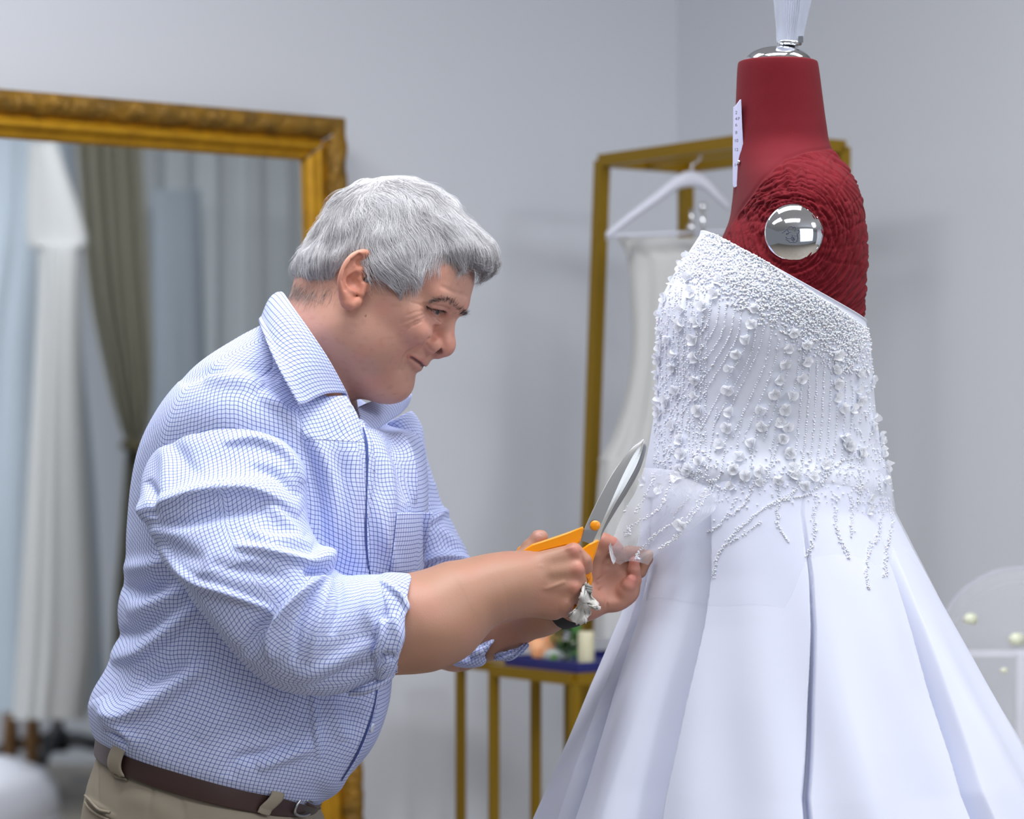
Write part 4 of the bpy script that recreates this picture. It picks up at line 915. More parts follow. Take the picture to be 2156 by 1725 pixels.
# ---------------------------------------------------------------- hands and forearms, in the room's own metres
def Z4(x, y, w=0, d0=2.94): p = P(1060 + x / 7.5, 1100 + y / 7.5, d0); p = p.copy(); p[1] -= w / 7.5 * d0 / FPX; return p
u4 = 2.94 / FPX / 7.5
RH_D = 2.94
def rhand(p):
    Z = Z4
    d = chain(p, [P(800, 1330, 2.90), P(868, 1312, 2.905), P(960, 1268, 2.92), P(1036, 1240, 2.935), P(1076, 1228, 2.94)], [.050, .0475, .040, .0335, .0315], .02)
    d = smin(d, ell(p, P(905, 1318, 2.91), (.05, .044, .036), rot('Y', 20)), .03)
    mc = None
    for a, b, ra, rb in (((120, 760, -60), (1085, 480, 0), 190, 135), ((100, 900, 10), (1135, 745, 60), 200, 125), ((100, 1050, 10), (1085, 1020, 40), 210, 125), ((120, 1180, -40), (960, 1285, -30), 220, 135), ((150, 1250, -120), (800, 1420, -160), 170, 130)):
        k = cap(p, Z(*a), Z(*b), ra * u4, rb * u4); mc = k if mc is None else smin(mc, k, .016)
    d = smin(d, mc, .016)
    for c, r in (((1120, 430, 50), 70), ((1180, 735, 100), 75), ((1120, 1020, 75), 70), ((1000, 1280, 10), 70)):
        d = smin(d, ell(p, Z(*c), np.array([r, r, r]) * u4), .008)
    # thumb lies behind the ring of the handle, its tip shows above
    d = smin(d, chain(p, [Z(250, 700, -150), Z(420, 420, -260), Z(560, 255, -250), Z(610, 235, -235)], [150 * u4, 125 * u4, 108 * u4, 92 * u4], .006), .008)
    # four fingers, each curled round the handle
    f1 = chain(p, [Z(1120, 470, 0), Z(1285, 600, -10), Z(1315, 740, -110), Z(1215, 760, -230), Z(1090, 740, -280)], [128 * u4, 112 * u4, 100 * u4, 92 * u4, 84 * u4])
    f2 = chain(p, [Z(1150, 760, 20), Z(1215, 930, -40), Z(1190, 1010, -170), Z(1060, 1000, -270), Z(940, 960, -300)], [125 * u4, 110 * u4, 105 * u4, 95 * u4, 86 * u4])
    f3 = chain(p, [Z(1090, 1030, 10), Z(1135, 1150, -60), Z(1110, 1220, -190), Z(980, 1200, -280), Z(880, 1160, -300)], [122 * u4, 105 * u4, 100 * u4, 92 * u4, 82 * u4])
    f4 = chain(p, [Z(960, 1300, -20), Z(985, 1400, -110), Z(950, 1420, -220), Z(850, 1380, -290), Z(770, 1330, -300)], [120 * u4, 98 * u4, 92 * u4, 84 * u4, 74 * u4])
    fg = np.minimum(np.minimum(smin(f1, f2, .0012), smin(f3, f2, .0012)), smin(f3, f4, .0012))
    d = smin(d, fg, .004)
    d += groove(p, [Z(1225, 480, 120), Z(1250, 640, 110), Z(1290, 800, 60)], .0016, .0016)
    d += groove(p, [Z(1140, 560, 170), Z(1010, 600, 200), Z(800, 640, 200)], .006, .0010) + groove(p, [Z(1140, 880, 190), Z(1000, 880, 220), Z(760, 890, 220)], .006, .0012) + groove(p, [Z(1060, 1150, 170), Z(900, 1130, 220), Z(700, 1090, 230)], .006, .0010)
    d -= groove(p, [Z(950, 935, 200), Z(700, 1040, 215), Z(400, 1010, 215), Z(150, 960, 210)], .0022, .0009) + groove(p, [Z(900, 430, 150), Z(1080, 400, 130)], .002, .0010) + groove(p, [Z(600, 690, 200), Z(350, 740, 210), Z(60, 800, 210)], .002, .0006)
    d += groove(p, [Z(230, 1420, 120), Z(300, 1330, 170), Z(330, 1230, 200)], .0012, .0008)
    n0 = Z(545, 205, -160); d += groove(p, [n0 + [-.005, 0, .002], n0 + [.0015, -.002, .003], n0 + [.005, -.001, -.002]], .0009, .0006)
    return d
lo = np.array([P(800, 1100, 2.9)[0], 2.83, P(1000, 1420, 2.9)[2]]); hi = np.array([P(1262, 1100, 2.94)[0], 3.02, P(1000, 1105, 2.94)[2]])
RV_, RF_ = surface(rhand, lo, hi, .00135)
def Z5(x, y, w=0, d0=3.0): p = P(1220 + x / 8.217, 1100 + y / 8.217, d0); p = p.copy(); p[1] -= w / 8.217 * d0 / FPX; return p
u5 = 3.0 / FPX / 8.217
def lhand(p):
    Z = Z5
    d = chain(p, [P(960, 1345, 3.16), P(1045, 1325, 3.10), P(1140, 1288, 3.05), P(1205, 1266, 3.02), P(1235, 1258, 3.01)], [.040, .031, .0245, .0225, .0215], .015)
    pm = None
    for a, b, ra, rb in (((60, 1330, -60), (560, 880, -120), 190, 150), ((60, 1360, -60), (760, 1000, -130), 190, 150), ((80, 1400, -60), (880, 1130, -110), 190, 155), ((100, 1440, -50), (830, 1260, -70), 180, 160)):
        k = cap(p, Z(*a), Z(*b), ra * u5, rb * u5); pm = k if pm is None else smin(pm, k, .012)
    d = smin(d, pm, .014)
    d = smin(d, ell(p, Z(300, 950, -10), np.array([230, 150, 260]) * u5, rot('Y', 30)), .012)        # ball of the thumb
    d = smin(d, ell(p, Z(640, 1320, -30), np.array([200, 140, 220]) * u5, rot('Y', 30)), .010)       # heel of the palm
    d = smax(d, -ell(p, Z(560, 1060, 170), np.array([260, 120, 240]) * u5, rot('Y', 35)), .010)      # hollow of the palm
    d = smin(d, chain(p, [Z(180, 850, 0), Z(290, 560, 60), Z(425, 345, 90), Z(560, 370, 110), Z(655, 440, 120)], [180 * u5, 150 * u5, 158 * u5, 118 * u5, 100 * u5], .003), .006)   # thumb
    f1 = chain(p, [Z(560, 900, -150), Z(640, 620, -120), Z(860, 520, -60), Z(1050, 520, -30)], [120 * u5, 112 * u5, 112 * u5, 98 * u5], .002)
    f2 = chain(p, [Z(800, 1040, -160), Z(1060, 860, -190), Z(1180, 640, -130), Z(1200, 560, -90)], [118 * u5, 108 * u5, 96 * u5, 84 * u5], .002)
    f3 = chain(p, [Z(870, 1150, -130), Z(955, 1000, -40), Z(940, 820, 30), Z(945, 680, 50)], [128 * u5, 118 * u5, 108 * u5, 92 * u5], .002)
    f4 = chain(p, [Z(740, 1330, -60), Z(775, 1200, 40), Z(840, 1090, 100), Z(885, 1000, 110)], [135 * u5, 128 * u5, 116 * u5, 98 * u5], .002)
    d = smin(d, chain(p, [Z(330, 640, -110), Z(500, 640, -150), Z(820, 780, -190)], [110 * u5, 120 * u5, 130 * u5]), .006)
    fg = np.minimum(np.minimum(smin(f1, f2, .0015), smin(f3, f4, .0015)), smin(f2, f3, .0015))
    d = smin(d, fg, .0045)
    d += groove(p, [Z(140, 1060, 120), Z(400, 940, 90), Z(600, 790, 60)], .0013, .0012) + groove(p, [Z(200, 1260, 120), Z(420, 1120, 90), Z(620, 900, 50), Z(800, 760, 0)], .0014, .0014)
    d += groove(p, [Z(480, 1540, 150), Z(455, 1380, 150), Z(480, 1220, 130), Z(560, 1080, 80)], .0013, .0015) + groove(p, [Z(200, 1100, 120), Z(460, 1040, 90)], .001, .0007)
    nn = Z(655, 500, 215); d += groove(p, [Z(560, 450, 190), Z(640, 405, 215), Z(740, 400, 200)], .0009, .0009) + groove(p, [Z(560, 450, 190), Z(590, 590, 200), Z(665, 615, 205), Z(738, 560, 200), Z(742, 440, 200)], .0008, .0006)
    return d
lo = np.array([P(965, 1100, 3.1)[0], 2.93, P(1000, 1420, 3.1)[2]]); hi = np.array([P(1388, 1100, 3.0)[0], 3.22, P(1000, 1108, 3.0)[2]])
LV_, LF_ = surface(lhand, lo, hi, .00135)
def handtone(V, spots, seed):
    t = np.tile(np.array(lin(174, 131, 109)[:3]), (len(V), 1)); n = Noise(90, 14, seed)(V)
    m = .25 * sstep(-.2, 1.2, n)[:, None]; t = t * (1 - m) + np.array(lin(192, 126, 114)[:3]) * m
    for c, r, col, a in spots:
        m = a * np.exp(-((V - c) ** 2).sum(1) / r ** 2)[:, None]; t = t * (1 - m) + np.array(lin(*col)[:3]) * m
    return t
kn = (206, 128, 116)
RC_ = handtone(RV_, [(Z4(1130, 430, 150), .009, kn, .6), (Z4(1190, 730, 150), .009, kn, .65), (Z4(1130, 1020, 150), .009, kn, .5), (Z4(560, 200, -160), .006, (214, 158, 150), .6), (Z4(1290, 650, 0), .012, (196, 128, 112), .4)], 31)
tip = (214, 122, 114)
LC_ = handtone(LV_, [(Z5(945, 650, 120), .009, tip, .7), (Z5(900, 980, 180), .009, tip, .65), (Z5(650, 330, 190), .008, tip, .6), (Z5(660, 510, 190), .007, (190, 126, 122), .6), (Z5(450, 1200, 60), .04, (212, 146, 132), .5), (Z5(430, 300, 150), .012, (216, 134, 120), .5)], 33)
# trunk under the clothes, joined so that skin is one surface
def trunk(p):
    d = cap(p, P(650, 830, 3.07), P(560, 960, 3.09), .05, .06)
    d = smin(d, ell(p, P(590, 1080, 3.10), (.125, .13, .17), rot('Y', -22)), .05)
    d = smin(d, ell(p, P(500, 1400, 3.10), (.125, .13, .16), rot('Y', -10)), .06)
    d = smin(d, chain(p, [P(540, 990, 3.05), P(475, 1010, 2.985), P(485, 1110, 2.935), P(640, 1330, 2.89), P(720, 1340, 2.89), P(830, 1322, 2.90)], [.045, .045, .045, .042, .042, .044], .02), .03)
    d = smin(d, chain(p, [P(700, 960, 3.19), P(800, 980, 3.26), P(850, 1130, 3.27), P(880, 1330, 3.24), P(960, 1345, 3.16), P(1000, 1338, 3.13)], [.05, .05, .045, .038, .034, .033], .02), .03)
    return d
TV, TF = surface(trunk, (P(330, 0, 3.1)[0], 2.80, P(0, 1720, 3.1)[2]), (P(1060, 0, 3.1)[0], 3.34, P(0, 740, 3.1)[2]), .007, 2)
parts_ = [(HEAD_V, HEAD_F, HEAD_C), (RV_, RF_, RC_), (LV_, LF_, LC_), (TV, TF, np.tile(base_c, (len(TV), 1)))]
off = 0; AV, AF, AC = [], [], []
for v, f, c in parts_: AV.append(v); AF.append(f + off); AC.append(c); off += len(v)
body = mesh('body', np.concatenate(AV), np.concatenate(AF), M_skin, man, True, col=np.concatenate(AC))
# eyes
M_eye = mat('eye', (1, 1, 1, 1), 0.12, spec=.6, vcol=True)
for s in (-1, 1):
    c = np.array([87.0, 31.0 * s, 16.8]); look = np.array([.93, -.05, -.30]); look /= np.linalg.norm(look)
    t = np.linspace(0, math.pi, 25); x = np.cross(look, (0, 1.0, 0)); x /= np.linalg.norm(x); y = np.cross(look, x); G = []; Cc = []
    for a in t:
        r = 12.3 + (.5 * math.exp(-(a / .4) ** 2)); b = np.linspace(0, 2 * math.pi, 32, endpoint=False)
        G.append(c + r * (math.cos(a) * look + math.sin(a) * (np.cos(b)[:, None] * x + np.sin(b)[:, None] * y)))
        cl = (12, 10, 10) if a < .22 else ((48, 50, 46) if a < .62 else (184, 172, 164)); Cc += [lin(*cl)[:3]] * 32
    V, F = gridmesh(np.array(G), True); mesh('eye', HW(V), F, M_eye, man, col=np.array(Cc))
# ---------------------------------------------------------------- hair
HAIRPOLY = [(1085, 600), (1030, 612), (1005, 596), (1000, 572), (975, 556), (945, 548), (925, 550), (905, 572), (892, 588), (868, 606), (842, 614), (815, 604), (797, 590), (786, 566), (768, 544), (740, 545), (722, 575), (712, 610), (680, 626), (640, 630), (604, 640), (560, 560), (600, 330), (840, 300), (1060, 380), (1120, 560)]
HPL = np.array([hl(x, y, 35)[[0, 2]] for x, y in HAIRPOLY])
hn = Noise(.16, 12, 44); hn2 = Noise(.4, 12, 45)
def hairvol(q0, cut=True):
    q = q0.copy(); q[:, 1] = np.abs(q[:, 1])
    d = ell(q, (15, 0, 54), (91, 81, 86))
    d = smin(d, ell(q, (-38, 0, 4), (40, 62, 40)), 20)
    d = smin(d, ell(q, (84, 0, 92), (42, 52, 28)), 24)
    d = smin(d, ell(q, (30, 40, 40), (50, 46, 50)), 20)
    if not cut: return d + 1.5 * hn(q0) + .5 * hn2(q0)
    base = smin(ell(q, (16, 0, 48), (88, 75, 80)), ell(q, (-42, 0, 2), (30, 50, 40)), 25); base = smin(base, cap(q, (-4, 0, -20), (-13, 0, -105), 57, 59), 26)
    d = np.where(q[:, 0] < 20, smax(d, base - 2.5 - 16 * sstep(-42, 22, q[:, 2]), 4), d)
    d = smax(d, sdpoly(q[:, 0], q[:, 2], HPL) + 3, 5)
    d += 1.5 * hn(q0) + .5 * hn2(q0)
    return d
V, F = surface(lambda q: hairvol(q) + 1.5, (-96, -90, -60), (136, 90, 150), 2.6, 3)
M_hair = mat('grey_hair', lin(200, 200, 206), 0.5, spec=.35, vcol=True)
ht = Noise(.22, 14, 46)
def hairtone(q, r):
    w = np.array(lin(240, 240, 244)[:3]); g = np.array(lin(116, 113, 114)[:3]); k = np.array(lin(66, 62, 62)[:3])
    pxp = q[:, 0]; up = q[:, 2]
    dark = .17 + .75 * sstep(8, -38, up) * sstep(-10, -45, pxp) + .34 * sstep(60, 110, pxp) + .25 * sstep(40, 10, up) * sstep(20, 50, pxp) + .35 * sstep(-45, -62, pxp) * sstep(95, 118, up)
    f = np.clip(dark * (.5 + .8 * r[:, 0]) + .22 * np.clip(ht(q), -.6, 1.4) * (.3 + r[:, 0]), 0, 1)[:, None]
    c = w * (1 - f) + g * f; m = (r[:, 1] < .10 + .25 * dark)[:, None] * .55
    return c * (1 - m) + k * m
rr_ = rng.uniform(0, 1, (len(V), 2)); rr_[:, 1] = 1
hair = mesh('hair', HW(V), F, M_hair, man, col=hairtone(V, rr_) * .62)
# strands: roots on the cap, combed by a flow drawn over the photo
FLOW = [(790, 372, .5, .5), (840, 380, .9, .45), (900, 385, 1, .35), (960, 420, .8, .6), (1000, 470, .6, .8), (1025, 530, .5, .9), (1040, 585, .6, .5), (985, 545, .45, .8), (940, 500, .25, 1), (900, 450, .6, .8), (930, 540, -.1, 1), (880, 530, .35, .9),
        (870, 590, .45, .8), (840, 470, .3, .95), (820, 430, .5, .9), (800, 520, .35, .9), (810, 580, .55, .75), (770, 480, .05, 1), (740, 520, -.1, 1), (750, 420, -.15, 1), (720, 400, -.5, .8), (690, 450, -.4, .9), (660, 500, -.35, .95), (640, 550, -.1, 1), (680, 560, .15, 1), (640, 600, .35, .9), (690, 595, .35, .9), (765, 380, -.5, .7)]
FP_ = np.array([[*hl(x, y, 40)[[0, 2]]] for x, y, _, _ in FLOW]); FD = []
for x, y, dx, dy in FLOW:
    a, b = hl(x, y, 40), hl(x + dx * 10, y + dy * 10, 40); v = (b - a)[[0, 2]]; FD.append(v / np.linalg.norm(v))
FD = np.array(FD)
def flow(q):
    w = 1 / (((q[:, None, [0, 2]] - FP_[None]) ** 2).sum(-1) + 30); v = (w[..., None] * FD).sum(1) / w.sum(1, keepdims=True); return v / (np.linalg.norm(v, axis=1, keepdims=True) + 1e-9)
NS = 19000; fa_ = V[F]; ar = np.linalg.norm(np.cross(fa_[:, 1] - fa_[:, 0], fa_[:, 2] - fa_[:, 0]), axis=1)
cen = fa_.mean(1); ar = ar * np.where(cen[:, 1] < 12, 1.0, .22); pick = rng.choice(len(F), NS, p=ar / ar.sum()); bw = rng.dirichlet((1, 1, 1, 1), NS)
rt = (fa_[pick] * bw[..., None]).sum(1)
clump = Noise(.12, 14, 51); clump2 = Noise(.22, 14, 52)
q = rt.copy(); path = [q - 0]; seed = rng.uniform(0, 1, (NS, 2))
Lmm = 30 + 16 * rng.uniform(0, 1, NS) + 8 * sstep(20, 70, rt[:, 2]); Lmm *= np.where((rt[:, 0] < -15) & (rt[:, 2] < 0), .42, 1.0); Lmm *= 1 - .35 * sstep(95, 120, rt[:, 0]); Lmm *= 1 - .42 * sstep(100, 70, rt[:, 2]) * sstep(10, 35, rt[:, 0])
ST = 8; lift = rng.uniform(.3, 3.2, NS) + 4.5 * (rng.uniform(0, 1, NS) < .05)
hv = lambda q: np.where((q[:, 0] < 20) & (q[:, 2] < 25), hairvol(q), hairvol(q, False))
for s in range(ST):
    f = flow(q); a = .42 * clump(rt) + .07 * rng.normal(0, 1, NS) + (.18 + .5 * sstep(95, 125, rt[:, 0])) * np.sin(s * .9 + 6 * seed[:, 0]); f = np.stack([f[:, 0] * np.cos(a) - f[:, 1] * np.sin(a), f[:, 0] * np.sin(a) + f[:, 1] * np.cos(a)], 1)
    side = .25 * clump2(q); dv = np.stack([f[:, 0], side, f[:, 1]], 1); g = grad(hv, q, .8); g /= np.linalg.norm(g, axis=1, keepdims=True) + 1e-9
    dv -= g * (dv * g).sum(1, keepdims=True) * .92; dv /= np.linalg.norm(dv, axis=1, keepdims=True) + 1e-9
    q = q + dv * (Lmm / ST)[:, None]; sd = hv(q); tgt = -.2 + lift * ((s + 1) / ST) ** .8
    q = q + g * np.clip(tgt - sd, -1.6, 1.6)[:, None] * .75; path.append(q.copy())
path = np.array(path)                    # steps, strands, 3
def ribbons(name, path, wid, tone, m, parent):
    S, n, _ = path.shape; T = np.gradient(path, axis=0); T /= np.linalg.norm(T, axis=2, keepdims=True) + 1e-9
    a = np.cross(T, np.random.default_rng(3).normal(size=(1, n, 3))); a /= np.linalg.norm(a, axis=2, keepdims=True) + 1e-9; b = np.cross(T, a)
    w = (wid[None] * np.linspace(1, .25, S)[:, None])[..., None]
    R = np.stack([path + w * (a * math.cos(k) + b * math.sin(k)) for k in (0, 2.094, 4.189)], 2)
    I = np.arange(S * n * 3).reshape(S, n, 3); A = I; B = np.roll(I, -1, 2)
    F = np.stack([A[:-1], B[:-1], B[1:], A[1:]], -1).reshape(-1, 4)
    return mesh(name, HW(R.reshape(-1, 3)), F, m, parent, True, col=np.tile(np.repeat(tone, 3, 0), (S, 1)), kind='stuff')
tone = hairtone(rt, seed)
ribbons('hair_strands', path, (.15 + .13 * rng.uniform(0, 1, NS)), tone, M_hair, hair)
# eyebrows and lashes
M_brow = mat('brow_hair', lin(92, 82, 82), .6, spec=.3, vcol=True)
def tuft(name, pts, spread, n, L, dirs, colr, seed, sides=(-1,), wid=.16):
    g = np.random.default_rng(seed); pts = np.array(pts, float); t = g.uniform(0, len(pts) - 1, n); c = spline(pts, 0, t); dd = spline(np.array(dirs, float), 0, np.clip(t * (len(dirs) - 1) / (len(pts) - 1), 0, len(dirs) - 1))
    P0 = c + g.normal(size=(n, 3)) * spread; out = []
    d0 = grad(head_sdf, P0, .5); d0 /= np.linalg.norm(d0, axis=1, keepdims=True); P0 = P0 - d0 * (head_sdf(P0) + .2)[:, None]
    dd = dd + g.normal(size=(n, 3)) * .22; dd /= np.linalg.norm(dd, axis=1, keepdims=True); ll = L * g.uniform(.6, 1.2, n)
    for s in range(5):
        f = s / 4; out.append(P0 + dd * (ll * f)[:, None] + d0 * (1.1 * f - .7 * f * f) - np.array([0, 0, .9]) * f * f * L * .12)
    out = np.array(out); col_ = np.array([lin(*c)[:3] for c in colr])[g.integers(0, len(colr), n)]
    for sd in sides:
        o = out.copy(); o[..., 1] *= -sd * -1 if sd > 0 else -1
        ribbons(name, o, np.full(n, wid), col_, M_brow, man)
BRW = onface([(1395, 925), (1455, 912), (1530, 915), (1590, 965), (1640, 1015), (1662, 1040)]); BRW[-1, 1] = 7
tuft('eyebrow', BRW, (1, 1, 1.9), 330, 6.8, [(-.5, .7, -.3), (-.2, .8, .2), (.1, .6, .6), (.3, .3, .7), (.5, 0, .7)], [(70, 62, 64), (96, 88, 90), (134, 128, 130), (58, 50, 52)], 5, (-1, 1))
LASH = onface([(1508, 1003), (1460, 994), (1400, 984), (1340, 962)])
tuft('eyelash', LASH, (.2, .3, .25), 130, 5.5, [(.9, -.1, -.4), (.9, .2, -.4), (.6, .7, -.35)], [(40, 34, 34)], 6, (-1, 1), .13)
tuft('nape_hair', [hl(618, 612, 30), hl(650, 622, 48), hl(700, 612, 64)], (7, 10, 6), 1300, 9, [(.1, 0, -1), (.2, 0, -1), (.3, 0, -1)], [(150, 142, 138), (196, 190, 186), (110, 100, 96)], 7, (-1,), .10)
# ---------------------------------------------------------------- shirt
M_check = check_mat()
def arcuv(G, i0):
    du = np.linalg.norm(np.diff(G, axis=1), axis=2); U = np.concatenate([np.zeros((len(G), 1)), np.cumsum(du, 1)], 1); U -= U[:, i0:i0 + 1]
    dv = np.linalg.norm(np.diff(G, axis=0), axis=2); W = np.concatenate([np.zeros((1, G.shape[1])), np.cumsum(dv, 0)], 0)
    return U, W
FOLD = 1.75
def folds(G, strokes, N, gate=None):    # raise or sink cloth along strokes drawn over the photo: (points, width px, height mm[, sharp side])
    X, Y = PX(G); H = np.zeros(X.shape)
    for st in strokes:
        pts, w, h = st[:3]; S = spline(pts, 24) if len(pts) > 2 else np.array(pts, float)
        d, t = polydist(X, Y, S); e = np.clip(np.sin(np.pi * np.clip(t, .001, .999)), 0, 1) ** .6
        if len(st) > 3:                  # one-sided fold: steep on the side given by +1 / -1
            i = np.clip((t * (len(S) - 1)).astype(int), 0, len(S) - 2); a = S[i]; b = S[i + 1]
            sg = np.sign((b[..., 0] - a[..., 0]) * (Y - a[..., 1]) - (b[..., 1] - a[..., 1]) * (X - a[..., 0])) * st[3]
            H += h * e * np.where(sg > 0, np.exp(-(d / (w * .35)) ** 2), np.exp(-(d / w) ** 2))
        else: H += h * e * np.exp(-(d / w) ** 2)
    if gate is not None: H *= gate
    return G + N * (H * .001 * FOLD)[..., None]
def cloth(name, G, mats, parent, i0, thick=.0012, uvscale=1, uvrot=0):
    U, W = arcuv(G, i0); V, F = gridmesh(G)
    if uvrot: c, s_ = math.cos(uvrot), math.sin(uvrot); U, W = U * c - W * s_, U * s_ + W * c
    o = mesh(name, V, F, mats, parent, True, uv=np.stack([U.ravel(), W.ravel()], 1) * uvscale)
    m = o.modifiers.new('thick', 'SOLIDIFY'); m.thickness = thick; m.offset = -1; return o
TORSO = [(232, 1560, 668, 1690, 3.10, .146), (214, 1545, 684, 1676, 3.10, .158), (206, 1538, 695, 1668, 3.10, .165), (200, 1515, 712, 1650, 3.10, .172), (196, 1478, 752, 1612, 3.10, .176), (206, 1446, 792, 1560, 3.10, .176), (234, 1396, 820, 1480, 3.10, .174),
         (256, 1330, 828, 1410, 3.10, .172), (260, 1270, 842, 1345, 3.10, .172), (276, 1200, 862, 1270, 3.10, .174), (279, 1110, 885, 1190, 3.10, .178), (286, 1010, 898, 1100, 3.10, .182), (310, 925, 900, 1020, 3.10, .186, 20), (358, 850, 890, 962, 3.10, .188, 40),
         (418, 792, 866, 925, 3.10, .178, 60), (474, 748, 836, 912, 3.09, .152, 60), (520, 712, 803, 910, 3.08, .115, 40), (550, 690, 782, 914, 3.07, .088, 20), (566, 678, 774, 920, 3.07, .078, 12)]
G, K, t = loft(TORSO, 330, 480, n=2.25, t0=-np.pi, t1=np.pi)
N = outward(G); near = sstep(-.15, .25, np.sin(t))[None, :]
i_side = int(np.argmin(np.abs(t - np.pi / 2)))
ST_T = [([(235, 1392), (305, 1377), (387, 1312), (430, 1270)], 26, 7, 1), ([(230, 1340), (300, 1330), (360, 1290)], 14, -3), ([(215, 1500), (260, 1512), (320, 1490), (395, 1435), (440, 1400)], 30, 8, 1), ([(270, 1290), (330, 1275), (400, 1240)], 18, 5),
        ([(262, 1240), (310, 1245), (360, 1225)], 15, -5), ([(265, 1200), (330, 1190), (380, 1170)], 16, 4), ([(480, 1640), (500, 1600), (560, 1590), (620, 1560)], 14, -4), ([(540, 1615), (600, 1590), (660, 1570)], 14, 5), ([(655, 1440), (660, 1520), (668, 1600)], 10, 3.5, 1),
        ([(690, 1450), (705, 1510), (720, 1560)], 16, 4), ([(790, 1440), (770, 1520), (735, 1600)], 16, 3), ([(210, 1470), (240, 1530), (300, 1570)], 20, 5), ([(225, 1535), (250, 1548), (275, 1570)], 8, -5),
        ([(640, 900), (690, 1000), (700, 1100), (705, 1190)], 16, 5), ([(590, 850), (650, 950), (672, 1040), (680, 1150)], 13, -5), ([(720, 900), (735, 1000), (728, 1100), (735, 1190)], 18, 4), ([(840, 900), (862, 980), (872, 1060)], 9, 5, -1), ([(815, 890), (835, 960), (850, 1060)], 14, -4),
        ([(820, 960), (815, 1060), (805, 1160)], 16, 3.5), ([(790, 1040), (800, 1130), (830, 1210)], 12, 3), ([(480, 765), (530, 775), (590, 800)], 14, -3.5), ([(430, 800), (490, 800), (555, 815)], 16, 4), ([(380, 812), (440, 782), (500, 790)], 10, -4), ([(545, 830), (600, 870), (650, 940)], 13, 5),
        ([(300, 1440), (350, 1420), (400, 1390)], 20, -4), ([(420, 1560), (470, 1500), (520, 1470)], 24, 3)]
G = folds(G, ST_T, N, near)
# placket: the near front lies over the far one along this line
X, Y = PX(G); PLK = [(728, 838), (752, 880), (765, 915), (770, 960), (769, 1040), (768, 1120), (772, 1180), (790, 1300), (792, 1420), (782, 1500), (752, 1580), (716, 1642)]
d, tt = polydist(X, Y, spline(PLK, 60)); S = spline(PLK, 60); i = np.clip((tt * 59).astype(int), 0, 58)
sg = (S[i + 1][..., 0] - S[i][..., 0]) * (Y - S[i][..., 1]) - (S[i + 1][..., 1] - S[i][..., 1]) * (X - S[i][..., 0])
step = np.where(sg > 0, np.exp(-(d / 44) ** 4) * .0055, -.0010 * np.exp(-(d / 10) ** 2)) * near
G = G + N * step[..., None]
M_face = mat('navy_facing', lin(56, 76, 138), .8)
# yoke and side seams
for L in ([(556, 700), (575, 770), (540, 805), (545, 845)], [(500, 1010), (452, 1250), (420, 1400), (372, 1500), (352, 1590)]):
    dd, _ = polydist(X, Y, spline(L, 30)); G = G - N * (.0011 * np.exp(-(dd / 3.2) ** 2) * near)[..., None]
G = G + N * (.0016 * Noise(24, 14, 61)(G) + .0007 * Noise(60, 14, 62)(G))[..., None]
shirt = cloth('shirt', G, M_check, man, i_side)
BVs = BVHTree.FromPolygons(*[a.tolist() for a in gridmesh(G)])
def on_shirt(px, py, lift=0.0):
    l, n, _, _ = BVs.ray_cast(camo, Vector(P(px, py, 1) - [0, 0, CAMH]).normalized())
    if l is None: return P(px, py, 3.0), np.array([0, -1., 0])
    n = np.array(n); n = -n if n[1] > 0 else n; return np.array(l) + n * lift, n
sub = lambda o: o                        # sub-parts hang on the shirt
WM[shirt.name] = Matrix.Identity(4)
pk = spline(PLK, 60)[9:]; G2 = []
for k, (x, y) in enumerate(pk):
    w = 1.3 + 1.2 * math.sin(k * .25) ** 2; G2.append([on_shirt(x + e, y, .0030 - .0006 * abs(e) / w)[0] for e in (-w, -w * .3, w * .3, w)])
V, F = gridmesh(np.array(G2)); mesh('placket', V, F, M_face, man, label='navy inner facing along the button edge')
# near sleeve
SL = [(420, 905, 520, 860, 3.06, .03), (352, 910, 560, 812, 3.048, .060), (322, 957, 600, 866, 3.003, .082), (291, 1005, 632, 938, 2.96, .097), (278, 1052, 642, 1000, 2.925, .102), (296, 1110, 644, 1060, 2.915, .096), (345, 1180, 654, 1110, 2.905, .092), (405, 1258, 676, 1152, 2.895, .088), (468, 1336, 694, 1180, 2.89, .084), (530, 1408, 704, 1196, 2.885, .080),
      (592, 1450, 714, 1206, 2.885, .076), (656, 1462, 730, 1212, 2.885, .072), (716, 1456, 762, 1212, 2.89, .067), (768, 1440, 796, 1212, 2.893, .062), (808, 1424, 826, 1210, 2.896, .059), (836, 1412, 846, 1210, 2.90, .056)]
G, K, t = loft(SL, 300, 260, n=2.15, t0=-np.pi, t1=np.pi)
for i in range(130):                     # the sleeve head grows out of the shoulder
    x = i / 130; lim = .0012 + .10 * x ** 1.6 / (1 - x + 1e-3)
    for j in range(G.shape[1]):
        l, n, _, dd = BVs.find_nearest(Vector(G[i, j]))
        n = np.array(n); l = np.array(l); n = -n if n @ (l - np.array(P(590, 1080, 3.10))) < 0 else n
        if (G[i, j] - l) @ n > 0: G[i, j] = l + (G[i, j] - l) * (lim / (lim + dd))
N = outward(G); near = sstep(-.3, .2, np.sin(t))[None, :]
